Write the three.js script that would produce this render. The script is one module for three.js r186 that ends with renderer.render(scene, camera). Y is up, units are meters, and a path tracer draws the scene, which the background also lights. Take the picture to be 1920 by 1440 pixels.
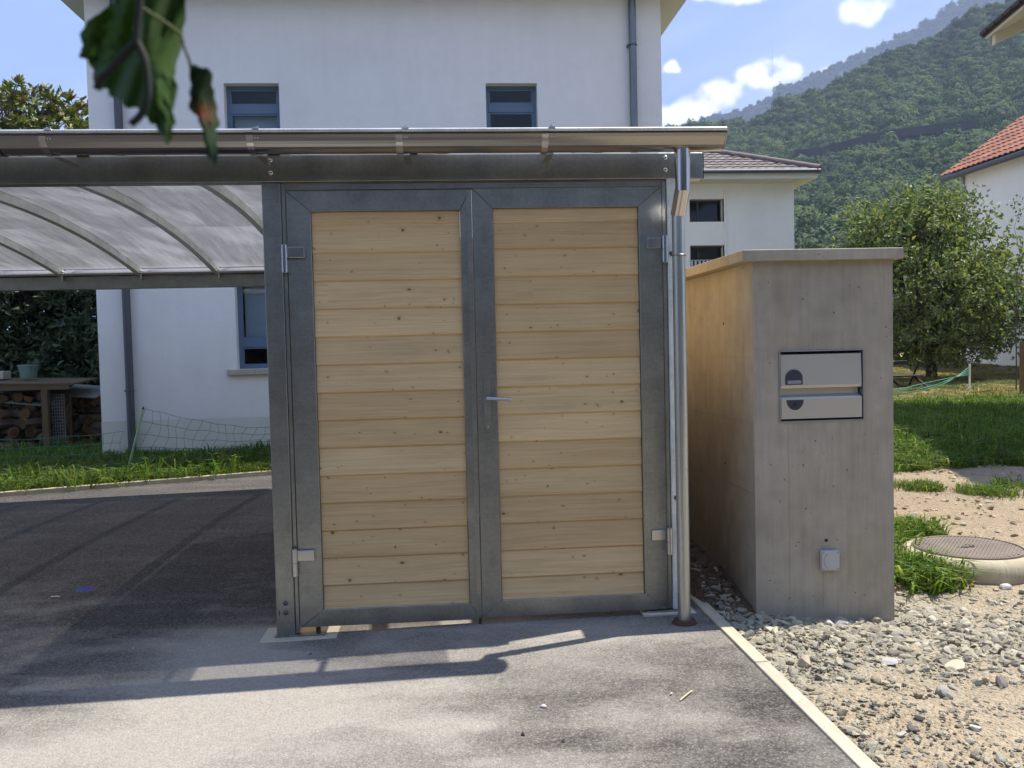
import * as THREE from 'three';
import { RoundedBoxGeometry } from 'three/addons/geometries/RoundedBoxGeometry.js';
import { mergeGeometries, mergeVertices } from 'three/addons/utils/BufferGeometryUtils.js';

// ------------------------------------------------------------------ camera, sky, sun, exposure
const scene = new THREE.Scene();
const camera = new THREE.PerspectiveCamera(46.89, 4 / 3, 0.05, 9000);
camera.rotation.order = 'YXZ';
camera.position.set(0, 1.4, 0);
camera.rotation.set(THREE.MathUtils.degToRad(-2.41), THREE.MathUtils.degToRad(-4.5), -0.0235);
camera.filmGauge = 4.8;               // a phone's small sensor
camera.userData.fStop = 2.2;
camera.focus = 4.6;
camera.updateMatrixWorld(true);
const renderer = new THREE.WebGLRenderer({ antialias: true });
renderer.toneMapping = THREE.LinearToneMapping;
renderer.toneMappingExposure = 2.22;
renderer.shadowMap.enabled = true;
renderer.shadowMap.type = THREE.PCFSoftShadowMap;

const SUN = new THREE.Vector3(0.906, 1.9, -0.27).normalize();
const sun = new THREE.DirectionalLight(new THREE.Color(1, 0.95, 0.86), 5.0);
sun.position.copy(SUN).multiplyScalar(40);
sun.castShadow = true;
sun.shadow.radius = 1;
sun.shadow.mapSize.set(4096, 4096);
Object.assign(sun.shadow.camera, { left: -22, right: 22, top: 22, bottom: -22, near: 1, far: 90 });
sun.target.position.set(0, 0, -8);
sun.position.add(sun.target.position);
scene.add(sun, sun.target);

// ------------------------------------------------------------------ random numbers and noise
let seed = 7;
const reseed = (s) => { seed = s | 0; };
function rnd() { seed = (seed + 0x6d2b79f5) | 0; let t = Math.imul(seed ^ (seed >>> 15), 1 | seed); t = (t + Math.imul(t ^ (t >>> 7), 61 | t)) ^ t; return ((t ^ (t >>> 14)) >>> 0) / 4294967296; }
const rr = (a, b) => a + (b - a) * rnd();
const pick = (a) => a[Math.floor(rnd() * a.length)];
const clamp = (x, a = 0, b = 1) => Math.min(b, Math.max(a, x));
const lerp = (a, b, t) => a + (b - a) * t;
const sst = (a, b, x) => { const t = clamp((x - a) / (b - a)); return t * t * (3 - 2 * t); };
const hash2 = (x, y) => { let h = Math.imul(x, 374761393) ^ Math.imul(y, 668265263); h = Math.imul(h ^ (h >>> 13), 1274126177); return ((h ^ (h >>> 16)) >>> 0) / 4294967296; };
function vn(x, y, per = 0) {
  let xi = Math.floor(x), yi = Math.floor(y); const fx = x - xi, fy = y - yi;
  let x1 = xi + 1, y1 = yi + 1;
  if (per) { xi = ((xi % per) + per) % per; x1 = ((x1 % per) + per) % per; yi = ((yi % per) + per) % per; y1 = ((y1 % per) + per) % per; }
  const u = fx * fx * (3 - 2 * fx), v = fy * fy * (3 - 2 * fy);
  return lerp(lerp(hash2(xi, yi), hash2(x1, yi), u), lerp(hash2(xi, y1), hash2(x1, y1), u), v);
}
function fbm(x, y, o = 4, per = 0) { let s = 0, a = 0.5, n = 0; for (let i = 0; i < o; i++) { s += a * vn(x + i * 17.3 * (per ? 0 : 1), y + i * 9.1 * (per ? 0 : 1), per); n += a; a *= 0.5; x *= 2; y *= 2; per *= 2; } return s / n; }
const h3 = (x, y, z) => hash2(x + z * 57, y - z * 113);
function vn3(x, y, z) {
  const xi = Math.floor(x), yi = Math.floor(y), zi = Math.floor(z), s = (t) => t * t * (3 - 2 * t), u = s(x - xi), v = s(y - yi), w = s(z - zi);
  const q = (k) => lerp(lerp(h3(xi, yi, zi + k), h3(xi + 1, yi, zi + k), u), lerp(h3(xi, yi + 1, zi + k), h3(xi + 1, yi + 1, zi + k), u), v);
  return lerp(q(0), q(1), w);
}

// ------------------------------------------------------------------ from the photograph to places
const F = 1660, EYE = camera.position.clone(), ROT = new THREE.Quaternion().setFromRotationMatrix(camera.matrixWorld);
const ray = (x, y) => new THREE.Vector3((x - 960) / F, (720 - y) / F, -1).applyQuaternion(ROT);
const onZ = (x, y, z) => { const d = ray(x, y); return EYE.clone().addScaledVector(d, z / d.z); };
const onX = (x, y, X) => { const d = ray(x, y); return EYE.clone().addScaledVector(d, X / d.x); };
const onY = (x, y, h = 0) => { const d = ray(x, y); return EYE.clone().addScaledVector(d, (h - EYE.y) / d.y); };
const deep = (x, y, d) => EYE.clone().addScaledVector(ray(x, y), d);
const V = (x, y, z) => new THREE.Vector3(x, y, z);

// ------------------------------------------------------------------ the sky
{
  const W = 4096, H = 2048, data = new Float32Array(W * H * 4);
  const az = (d) => Math.atan2(d.x, -d.z), el = (d) => Math.asin(d.y / d.length());
  const blobs = [];                    // cumulus: azimuth, elevation, half width, half height
  const put = (x, y, rx, ry) => { const d = ray(x, y); blobs.push([az(d), el(d), rx / F, ry / F]); };
  put(1290, 205, 52, 30); put(1350, 178, 36, 27); put(1255, 228, 50, 26); put(1432, 150, 46, 27); put(1452, 128, 28, 24); put(1490, 133, 12, 12); put(1252, 130, 13, 10); put(1262, 122, 9, 10); put(1270, 132, 7, 6); put(1395, 138, 18, 10);
  put(1645, 12, 40, 30); put(1596, 22, 22, 22); put(1630, 40, 18, 16); put(1405, -6, 60, 16); put(1320, -8, 26, 10); put(1545, 130, 18, 10);
  reseed(31);
  for (let i = 0; i < 46; i++) { const a = rr(0.85, 5.2), e = rr(0.2, 0.62); for (let k = 0; k < 5; k++) blobs.push([a + rr(-0.07, 0.07), e + rr(-0.012, 0.03), rr(0.02, 0.055), rr(0.015, 0.035)]); }
  for (let j = 0; j < H; j++) {
    const e = ((j + 0.5) / H - 0.5) * Math.PI;                        // the first row of the data is the lowest
    const up = Math.max(0, Math.sin(e));
    const near = e > -0.05 ? blobs.filter((b) => Math.abs(e - b[1]) < b[3] * 2.6) : [];
    for (let i = 0; i < W; i++) {
      const u = (i + 0.5) / W, th = (u - 0.5) * 2 * Math.PI;          // direction (cos th, ., sin th)
      const dx = Math.cos(th) * Math.cos(e), dz = Math.sin(th) * Math.cos(e), dy = Math.sin(e);
      const cs = dx * SUN.x + dy * SUN.y + dz * SUN.z;
      const k = Math.pow(1 - up, 3.2), glow = 0.12 * Math.pow(Math.max(0, cs), 6);
      let r = lerp(0.115, 0.36, k) + glow, g = lerp(0.255, 0.53, k) + glow, b = lerp(0.68, 0.90, k) + glow * 0.9;
      if (e > -0.05) {
        const a = Math.atan2(dx, -dz);
        const ci = Math.max(0, 0.5 * sst(0.46, 0.78, fbm(a * 2.2 + 3, e * 9 - a * 3, 4)) + 0.18 * (fbm(a * 9 + e * 20, e * 60 - a * 12, 4) - 0.4)) * sst(0.02, 0.2, e);    // thin high veil
        r = lerp(r, 0.74, ci); g = lerp(g, 0.82, ci); b = lerp(b, 0.95, ci);
        if (near.length) {
          let m = 0;
          for (const bl of near) {
            let da = a - bl[0]; if (da > Math.PI) da -= 2 * Math.PI; if (da < -Math.PI) da += 2 * Math.PI;
            if (Math.abs(da) > bl[2] * 2.6) continue;
            const qx = da / bl[2]; let qy = (e - bl[1]) / bl[3]; if (qy < 0) qy *= 1.25;
            m += Math.exp(-(qx * qx + qy * qy));
          }
          if (m > 0.06) {
            const d = Math.min(m, 1.25), n = fbm(a * 46, e * 46, 6), n2 = fbm(a * 150 + 9, e * 150, 3), v = d * (0.58 + 1.5 * (n - 0.5) + 0.4 * (n2 - 0.5)), c = sst(0.24, 0.50, v) * (0.75 + 0.25 * sst(0.4, 0.75, v));
            if (c > 0) { const s = 0.98 + 0.36 * sst(0.3, 0.85, v + 0.5 * (fbm(a * 40 + 3, e * 48 + 8, 4) - 0.5)); r = lerp(r, 1.02 * s, c); g = lerp(g, 1.03 * s, c); b = lerp(b, 1.06 * s, c); }
          }
        }
      }
      if (e < 0) { const t = sst(0, -0.08, e); r = lerp(r, 0.2, t); g = lerp(g, 0.2, t); b = lerp(b, 0.18, t); }
      const o = (j * W + i) * 4; data[o] = r * 0.72; data[o + 1] = g * 0.72; data[o + 2] = b * 0.70; data[o + 3] = 1;
    }
  }
  const sky = new THREE.DataTexture(data, W, H, THREE.RGBAFormat, THREE.FloatType);
  sky.mapping = THREE.EquirectangularReflectionMapping; sky.magFilter = THREE.LinearFilter; sky.minFilter = THREE.LinearFilter; sky.needsUpdate = true;
  scene.background = sky; scene.environment = sky; scene.environmentIntensity = 1; scene.backgroundIntensity = 1;
}
scene.fog = new THREE.FogExp2(new THREE.Color(0.60, 0.74, 1.0), 0.00022);

// ------------------------------------------------------------------ textures
function tex(w, h, f, srgb = true, rep = true) {                       // f(x, y) -> [r, g, b] in 0..1
  const d = new Uint8Array(w * h * 4);
  for (let y = 0, o = 0; y < h; y++) for (let x = 0; x < w; x++, o += 4) { const c = f(x, y); d[o] = clamp(c[0]) * 255; d[o + 1] = clamp(c[1]) * 255; d[o + 2] = clamp(c[2]) * 255; d[o + 3] = 255; }
  const t = new THREE.DataTexture(d, w, h);
  t.magFilter = THREE.LinearFilter; t.minFilter = THREE.LinearMipmapLinearFilter; t.generateMipmaps = true; t.needsUpdate = true;
  if (srgb) t.colorSpace = THREE.SRGBColorSpace;
  if (rep) t.wrapS = t.wrapT = THREE.RepeatWrapping;
  return t;
}
const sc = (t, sx, sy = sx) => { t.repeat.set(1 / sx, 1 / sy); return t; };   // texture covers sx by sy metres
const s8 = (l) => (l <= 0.0031308 ? l * 12.92 : 1.055 * Math.pow(l, 1 / 2.4) - 0.055);
const lin = (r, g, b) => [s8(r), s8(g), s8(b)];
const C = (r, g, b) => new THREE.Color().setRGB(r, g, b);

function stamp(w, h, spots) {                                         // a field of round marks that wraps at its edges
  const a = new Float32Array(w * h);
  for (const [cx, cy, rx, ry, v] of spots) for (let y = Math.floor(cy - ry * 1.6); y <= cy + ry * 1.6; y++) for (let x = Math.floor(cx - rx * 1.6); x <= cx + rx * 1.6; x++) {
    const d = ((x - cx) / rx) ** 2 + ((y - cy) / ry) ** 2; if (d > 2.4) continue;
    const o = ((y + h * 4) % h) * w + ((x + w * 4) % w); a[o] = Math.max(a[o], v * (1 - sst(0.35, 1.7, d)));
  }
  return a;
}
// spruce: 3.0 m along the grain, 0.75 m across
reseed(11);
const woodKnots = []; for (let i = 0; i < 150; i++) { const r = rr(1.1, 2.8) * (rnd() < 0.14 ? 1.9 : 1); woodKnots.push([rr(0, 2048), rr(0, 512), r * rr(1, 1.5), r * rr(0.8, 1.2), rr(0.45, 1)]); }
const woodHalo = woodKnots.map(([x, y, a, b, v]) => [x, y, a * 3.4, b * 1.9, v * 0.5]);
const kn = stamp(2048, 512, woodKnots), kh = stamp(2048, 512, woodHalo);
const woodMap = sc(tex(2048, 512, (x, y) => {
  const o = y * 2048 + x, bend = kh[o] * 14 + 10 * vn(x / 256, y / 64, 8);
  const g1 = vn(x / 128, (y + bend) / 4, 16 * 8), g2 = vn(x / 32, y / 1.4 + bend * 0.6), g3 = fbm(x / 256, y / 128, 3, 4);
  const late = Math.pow(vn(3.7, (y + bend) / 5.5), 2.0) * 0.8;
  let v = 0.92 + 0.14 * (g1 - 0.5) + 0.1 * (g2 - 0.5) + 0.18 * (g3 - 0.5) - 0.14 * late;
  const k = kn[o], q = kh[o] * 0.45;
  const band = sst(0.62, 0.8, fbm(x / 300 + 4, (y + bend) / 9, 3)) * 0.35; let r = lerp(0.69, 0.58, band) * v, g = lerp(0.492, 0.36, band) * v, b = lerp(0.25, 0.15, band) * v;
  r = lerp(r, 0.46, q); g = lerp(g, 0.24, q); b = lerp(b, 0.09, q);
  r = lerp(r, 0.09, k * 0.92); g = lerp(g, 0.045, k * 0.92); b = lerp(b, 0.02, k * 0.92);
  return lin(r, g, b);
}), 3.0, 0.75);
// concrete: 2.4 m square
reseed(12);
const pits = []; for (let i = 0; i < 1100; i++) { const r = 0.55 + 1.5 * Math.pow(rnd(), 5); pits.push([rr(0, 1024), rr(0, 1024), r, r * rr(0.7, 1.2), rr(0.5, 1)]); }
const pf = stamp(1024, 1024, pits);
const concH = new Float32Array(1024 * 1024);
const concMap = sc(tex(1024, 1024, (x, y) => {
  const o = y * 1024 + x;
  const grain = vn(x / 5, y / 60, 0) - 0.5, fine = hash2(x, y) - 0.5, blot = fbm(x / 128, y / 128, 5, 8) - 0.5, streak = fbm(x / 21, y / 512, 3) - 0.5, mid = fbm(x / 30, y / 30, 4) - 0.5;
  const st = sst(0.56, 0.75, fbm(x / 150 + 7, y / 190 + 3, 5));
  const drip = sst(0.6, 0.8, fbm(x / 14 + 40, y / 260, 4)); let v = 1 + 0.1 * grain + 0.1 * fine + 0.4 * blot + 0.12 * streak + 0.25 * mid - 0.06 * drip;
  concH[o] = clamp(0.6 + 0.25 * grain + 0.2 * fine + 0.25 * mid - pf[o] * 0.9);
  v *= 1 - 0.75 * pf[o];
  return lin(lerp(0.36, 0.34, st) * v, lerp(0.32, 0.295, st) * v, lerp(0.25, 0.215, st) * v);
}), 2.4);
const concBump = sc(tex(1024, 1024, (x, y) => { const h = concH[y * 1024 + x]; return [h, h, h]; }, false), 2.4);
// zinc coating: 0.8 m square, drifting patches and spangle
const galvMap = sc(tex(512, 512, (x, y) => {
  const a = fbm(x / 64, y / 64, 5, 8), b = vn(x / 6 + 4 * a, y / 6, 0), c = hash2(x, y), str = vn(x / 2.5, y / 90);
  const v = 0.32 + 0.14 * (a - 0.5) + 0.05 * (b - 0.5) + 0.02 * (c - 0.5) + 0.03 * (str - 0.5);
  return lin(v * 1.0, v * 1.02, v * 0.95);
}), 0.8);
const galvRough = sc(tex(512, 512, (x, y) => { const a = fbm(x / 64 + 5, y / 64, 5, 8), b = vn(x / 5, y / 5); const v = 0.37 + 0.08 * (a - 0.45) + 0.03 * (b - 0.5); return [v, v, v]; }, false), 0.8);
// render (stucco): 3 m square
const stucH = new Float32Array(512 * 512);
const stuccoMap = sc(tex(1024, 1024, (x, y) => {
  const st = sst(0.45, 0.8, fbm(x / 128, y / 128, 6, 8)), f = hash2(x, y) - 0.5, m = fbm(x / 16, y / 16, 3, 64) - 0.5, run = fbm(x / 20, y / 256, 4) - 0.5;
  const v = 1 - 0.045 * st + 0.04 * f + 0.05 * m + 0.05 * run; return lin(0.85 * v, 0.81 * v, 0.76 * v);
}), 5);
const stuccoBump = sc(tex(512, 512, (x, y) => { const v = fbm(x / 5, y / 5, 3); return [v, v, v]; }, false), 1.0);
// asphalt: one sheet of 8.2 x 8.2 m that does not repeat in view: x -6.9 .. 1.3, z -10.5 .. -2.3
const AX0 = -6.9, AZ0 = -10.5, AS = 8.2;
const asphaltBumpMap = (() => { return tex(1024, 1024, (x, y) => { const v = 0.55 * vn(x / 2.2, y / 2.2) + 0.45 * hash2(x, y); return [v, v, v]; }, false); })();
asphaltBumpMap.repeat.set(1 / 2.2, 1 / 2.2);
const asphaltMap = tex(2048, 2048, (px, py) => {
  const x = AX0 + (px / 2048) * AS, z = AZ0 + (py / 2048) * AS;
  // swept streaks of cement dust lie thick before the gate and thin out to the left and the back
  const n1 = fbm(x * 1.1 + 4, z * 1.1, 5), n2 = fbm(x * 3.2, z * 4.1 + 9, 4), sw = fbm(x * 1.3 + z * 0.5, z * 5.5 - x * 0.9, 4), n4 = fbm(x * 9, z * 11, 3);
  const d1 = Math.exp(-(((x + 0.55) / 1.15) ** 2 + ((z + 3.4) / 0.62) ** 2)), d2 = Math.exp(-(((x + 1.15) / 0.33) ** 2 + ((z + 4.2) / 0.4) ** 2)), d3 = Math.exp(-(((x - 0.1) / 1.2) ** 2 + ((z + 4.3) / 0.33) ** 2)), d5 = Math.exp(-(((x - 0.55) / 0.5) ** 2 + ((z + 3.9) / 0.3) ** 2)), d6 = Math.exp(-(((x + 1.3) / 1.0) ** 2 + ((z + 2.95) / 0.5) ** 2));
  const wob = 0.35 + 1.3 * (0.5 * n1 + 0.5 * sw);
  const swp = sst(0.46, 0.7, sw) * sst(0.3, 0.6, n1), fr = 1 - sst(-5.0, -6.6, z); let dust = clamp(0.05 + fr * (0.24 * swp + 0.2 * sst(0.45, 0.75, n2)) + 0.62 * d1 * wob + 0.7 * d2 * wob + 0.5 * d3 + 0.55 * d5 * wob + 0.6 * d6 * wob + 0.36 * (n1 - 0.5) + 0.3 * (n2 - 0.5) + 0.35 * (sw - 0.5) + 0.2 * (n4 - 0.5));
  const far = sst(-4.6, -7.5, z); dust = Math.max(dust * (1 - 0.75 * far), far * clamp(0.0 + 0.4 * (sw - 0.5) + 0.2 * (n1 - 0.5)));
  const ag = hash2(px, py), ag2 = vn(px / 2.1, py / 2.1);
  const fresh = 0; let v = lerp(0.054, 0.048, fresh) + lerp(1, 0.7, fresh) * 0.075 * (ag - 0.5) + 0.085 * (ag2 - 0.5) * lerp(1, 0.6, fresh); if (ag > 0.972) v += 0.16 * lerp(1, 0.5, fresh); if (ag2 < 0.22) v -= 0.02; v = Math.max(v, 0.02);
  const warm = fbm(x * 0.8 + 20, z * 0.8, 3);
  let r = v * lerp(1.1, 1.22, warm), g = v * 1.0, b = v * lerp(0.92, 0.85, warm);
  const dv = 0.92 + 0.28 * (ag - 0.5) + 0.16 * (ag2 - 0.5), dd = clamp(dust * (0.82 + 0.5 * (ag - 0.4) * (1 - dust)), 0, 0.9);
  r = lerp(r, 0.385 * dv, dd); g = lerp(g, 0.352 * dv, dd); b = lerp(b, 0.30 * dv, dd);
  // blue spray mark of the surveyors
  const bx = (x + 2.22) / 0.075, bz = (z + 5.58) / 0.085, bm = Math.exp(-(bx * bx + bz * bz) * (0.8 + fbm(x * 40, z * 40, 2)));
  if (ag2 * 0.7 + ag * 0.3 < bm * 0.85) { r = lerp(r, 0.025, 0.8); g = lerp(g, 0.05, 0.8); b = lerp(b, 0.36, 0.8); }
  return lin(r, g, b);
}, true);
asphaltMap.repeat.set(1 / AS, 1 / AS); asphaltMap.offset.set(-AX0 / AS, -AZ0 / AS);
// roof sheet: 2 m square, tinted plastic with wiped films of dust and scratches along the arch
const sheetMap = sc(tex(512, 512, (x, y) => {
  const film = sst(0.42, 0.7, fbm(x / 60 + y / 300, y / 150 + x / 200, 5)), fl = vn(x / 1.6, y / 200), sm = fbm(x / 9, y / 90, 4), scr = vn(x / 1.3 + y / 60, y / 60) > 0.93 ? 0.25 : 0;
  const v = 0.56 + 0.24 * (film - 0.4) + 0.10 * (fl - 0.5) + 0.28 * (sm - 0.5) + scr; return lin(v, v, v * 1.01);
}), 2);
// soil with crumbs: 1.5 m square, colour only modulates the ground's own
const soilMap = sc(tex(1024, 1024, (x, y) => {
  const c = vn(x / 7, y / 7, 0), f = hash2(x, y), m = fbm(x / 32, y / 32, 4, 32), cr = vn(x / 2.5, y / 2.5);
  let v = 0.80 + 0.26 * (c - 0.5) + 0.2 * (f - 0.5) + 0.3 * (m - 0.5) + 0.2 * (cr - 0.5); if (cr < 0.18) v *= 0.62; return lin(v, v * 0.985, v * 0.96);
}), 1.5);
const soilBump = sc(tex(512, 512, (x, y) => { const v = 0.5 * vn(x / 5, y / 5) + 0.3 * vn(x / 12, y / 12, 0) + 0.2 * hash2(x, y); return [v, v, v]; }, false), 0.9);
const castTone = 0.8, castMap = sc(tex(256, 256, (x, y) => { const a = fbm(x / 32, y / 32, 4, 8), f = hash2(x, y); const v = 0.9 + 0.5 * (a - 0.5) + 0.2 * (f - 0.5); return lin(0.25 * v * castTone, 0.20 * v * castTone, 0.16 * v * castTone); }), 0.5);

const std = (o) => new THREE.MeshStandardMaterial(o), phy = (o) => new THREE.MeshPhysicalMaterial(o);
const M = {
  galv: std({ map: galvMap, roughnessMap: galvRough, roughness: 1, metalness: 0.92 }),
  galvLit: std({ map: galvMap, roughnessMap: galvRough, roughness: 1.1, metalness: 0.25, color: C(2.1, 2.15, 2.25) }),  // zinc lightened: sun through the roof onto the ribs put into the colour
  steel: std({ color: C(0.60, 0.57, 0.54), roughness: 0.2, metalness: 1 }),
  rim: std({ map: galvMap, roughness: 0.42, metalness: 0.5, color: C(2.2, 2.2, 2.2) }),  // sun glint along the gutter edge put into a paler colour
  gutter: std({ color: C(0.36, 0.345, 0.33), roughness: 0.22, metalness: 1 }),
  zincPipe: std({ map: galvMap, roughness: 0.34, metalness: 0.9, color: C(1.6, 1.6, 1.6) }),
  rust: std({ color: C(0.10, 0.05, 0.035), roughness: 0.85, metalness: 0.3 }),
  sheet: phy({ map: sheetMap, bumpMap: sheetMap, bumpScale: 0.004, color: C(0.40, 0.40, 0.41), transmission: 1, thickness: 0, roughness: 0.8, metalness: 0 }),
  clearSheet: phy({ color: C(0.62, 0.62, 0.63), transmission: 1, thickness: 0, roughness: 0.5, metalness: 0 }),
  wood: std({ map: woodMap, roughness: 0.62 }),
  bounceWood: std({ map: woodMap, roughness: 0.6, color: C(1.2, 1.22, 1.3) }),  // lightened beyond the other boards to bounce more sun onto the pier
  conc: std({ map: concMap, bumpMap: concBump, bumpScale: 0.0035, roughness: 0.9 }),
  concLight: std({ map: concMap, bumpMap: concBump, bumpScale: 0.003, roughness: 0.92, color: C(1.45, 1.45, 1.42) }),
  concPale: std({ map: concMap, bumpMap: concBump, bumpScale: 0.004, roughness: 0.92, color: C(1.3, 1.3, 1.25) }),
  concRing: std({ map: concMap, bumpMap: concBump, bumpScale: 0.005, roughness: 0.92, color: C(1.15, 1.12, 0.98) }),
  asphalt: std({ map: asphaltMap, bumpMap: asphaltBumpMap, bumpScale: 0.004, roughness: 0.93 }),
  ground: std({ map: soilMap, bumpMap: soilBump, bumpScale: 0.02, roughness: 1, vertexColors: true }),
  stucco: std({ map: stuccoMap, bumpMap: stuccoBump, bumpScale: 0.003, roughness: 0.95 }),
  stuccoGrey: std({ map: stuccoMap, bumpMap: stuccoBump, bumpScale: 0.003, roughness: 0.95, color: C(0.92, 0.95, 0.95) }),
  plinth: std({ map: stuccoMap, bumpMap: stuccoBump, bumpScale: 0.004, roughness: 0.95, color: C(0.86, 0.87, 0.8) }),
  blue: std({ color: C(0.115, 0.17, 0.245), roughness: 0.42 }),
  glass: phy({ color: C(0.72, 0.78, 0.82), transmission: 1, thickness: 0, roughness: 0.02 }),
  blind: std({ color: C(0.42, 0.46, 0.47), roughness: 0.6 }),
  darkPipe: std({ color: C(0.10, 0.105, 0.12), roughness: 0.5, metalness: 0.4 }),
  black: std({ color: C(0.012, 0.012, 0.014), roughness: 0.6 }),
  room: std({ color: C(0.10, 0.10, 0.11), roughness: 0.9 }),
  alu: std({ color: C(0.50, 0.48, 0.43), roughness: 0.42, metalness: 0.55 }),
  aluFrame: std({ color: C(0.30, 0.30, 0.31), roughness: 0.5, metalness: 0.6 }),
  navy: std({ color: C(0.035, 0.04, 0.055), roughness: 0.4 }),
  greyPlastic: std({ color: C(0.44, 0.44, 0.42), roughness: 0.5 }),
  cast: std({ map: castMap, roughness: 0.7, metalness: 0.35 }),
  bark: std({ color: C(0.07, 0.055, 0.04), roughness: 0.95 }),
  barkGrey: std({ color: C(0.16, 0.145, 0.125), roughness: 0.95 }),
  oldWood: std({ map: woodMap, color: C(0.22, 0.2, 0.2), roughness: 0.9 }),
  eternit: std({ color: C(0.22, 0.22, 0.19), roughness: 0.9 }),
  stone: std({ roughness: 0.93, color: C(1, 1, 1), bumpMap: concBump, bumpScale: 0.004 }),
  cream: std({ color: C(0.66, 0.6, 0.48), roughness: 0.7 }),
  fascia: std({ color: C(0.6, 0.58, 0.52), roughness: 0.75 }),
  darkTile: std({ color: C(0.045, 0.03, 0.03), roughness: 0.7 }),
  tileBrown: std({ vertexColors: true, roughness: 0.85 }),
  leaf: phy({ vertexColors: true, transmission: 0.55, thickness: 0, roughness: 0.92, clearcoat: 0.35, clearcoatRoughness: 0.38 }),
  glossLeaf: phy({ vertexColors: true, transmission: 0.18, thickness: 0, roughness: 0.9, clearcoat: 0.6, clearcoatRoughness: 0.3 }),
  grass: phy({ vertexColors: true, transmission: 0.45, thickness: 0, roughness: 0.95, specularIntensity: 0.25 }),
  netGreen: std({ color: C(0.03, 0.22, 0.13), roughness: 0.5 }),
  netPost: std({ color: C(0.36, 0.52, 0.28), roughness: 0.45 }),
  white: std({ color: C(0.75, 0.75, 0.72), roughness: 0.5 }),
};

// ------------------------------------------------------------------ geometry helpers
function metric(g, ox = 0, oy = 0, along = null) {                     // uv in metres, by the way each face looks
  g = g.index ? g.toNonIndexed() : g;
  const p = g.attributes.position; if (!g.attributes.normal) g.computeVertexNormals();
  const uv = new Float32Array(p.count * 2), a = V(), b = V(), c = V(), n = V();
  for (let i = 0; i < p.count; i += 3) {
    a.fromBufferAttribute(p, i); b.fromBufferAttribute(p, i + 1); c.fromBufferAttribute(p, i + 2);
    n.crossVectors(b.clone().sub(a), c.clone().sub(a)); const ax = Math.abs(n.x), ay = Math.abs(n.y), az = Math.abs(n.z);
    [a, b, c].forEach((q, k) => {
      let u, v; if (ay >= ax && ay >= az) { u = q.x; v = q.z; } else if (az >= ax) { u = q.x; v = q.y; } else { u = q.z; v = q.y; }
      if (along === 'y') [u, v] = [v, u];
      uv[(i + k) * 2] = u + ox; uv[(i + k) * 2 + 1] = v + oy;
    });
  }
  g.setAttribute('uv', new THREE.BufferAttribute(uv, 2));
  for (const k of Object.keys(g.attributes)) if (!['position', 'normal', 'uv', 'color'].includes(k)) g.deleteAttribute(k);
  return g;
}
function bx(x0, x1, y0, y1, z0, z1, r = 0.003) {                       // a box from limits, its edges rounded
  const w = x1 - x0, h = y1 - y0, d = z1 - z0;
  const g = r > 0 ? new RoundedBoxGeometry(w, h, d, 1, Math.min(r, w / 2.1, h / 2.1, d / 2.1)) : new THREE.BoxGeometry(w, h, d);
  g.translate((x0 + x1) / 2, (y0 + y1) / 2, (z0 + z1) / 2); return g;
}
function rod(a, b, r0, r1 = r0, n = 8, open = false) {
  const d = b.clone().sub(a), g = new THREE.CylinderGeometry(r1, r0, d.length(), n, 1, open);
  g.translate(0, d.length() / 2, 0); g.applyQuaternion(new THREE.Quaternion().setFromUnitVectors(V(0, 1, 0), d.normalize())); g.translate(a.x, a.y, a.z); return g;
}
function pipe(pts, r, n = 10, seg = 24) { return new THREE.TubeGeometry(new THREE.CatmullRomCurve3(pts), seg, r, n, false); }
function prism(pts, d, bevel = 0) {                                    // outline in x, y, thickness towards -z
  const s = new THREE.Shape(pts.map((p) => new THREE.Vector2(p[0], p[1])));
  const g = new THREE.ExtrudeGeometry(s, { depth: d - 2 * bevel, bevelEnabled: bevel > 0, bevelSize: bevel, bevelThickness: bevel, bevelOffset: -bevel, bevelSegments: 1, curveSegments: 16 });
  g.translate(0, 0, -d + bevel); return g;
}
const join = (list) => mergeGeometries(list.map((g) => { g = g.index ? g.toNonIndexed() : g; for (const k of Object.keys(g.attributes)) if (!['position', 'normal', 'uv'].includes(k)) g.deleteAttribute(k); if (!g.attributes.uv) g.setAttribute('uv', new THREE.BufferAttribute(new Float32Array(g.attributes.position.count * 2), 2)); return g; }));
const used = new Map();
function numbered(n) { const k = used.get(n) ?? 0; used.set(n, k + 1); return k ? `${n}_${String(k).padStart(3, '0')}` : n; }
function mesh(name, g, m, parent = scene) {
  if (Array.isArray(g)) g = join(g);
  const o = new THREE.Mesh(g, m); o.name = parent === scene ? numbered(name) : name; o.castShadow = o.receiveShadow = true; parent.add(o); return o;
}
function tag(o, label, category, group) { o.userData.label = label; o.userData.category = category; if (group) o.userData.group = group; return o; }
function thing(name, label, category, group) { const o = new THREE.Group(); o.name = numbered(name); scene.add(o); return tag(o, label, category, group); }
const mx = (list, ox, oy, along) => metric(Array.isArray(list) ? join(list) : list, ox, oy, along);
function mass(name, label, category) { const g = new THREE.Group(); g.name = numbered(name); g.userData = { kind: 'stuff', label, category }; scene.add(g); return g; }
const struct = (name, g, m) => { const o = mesh(name, g, m); o.userData.kind = 'structure'; return o; };

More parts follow.
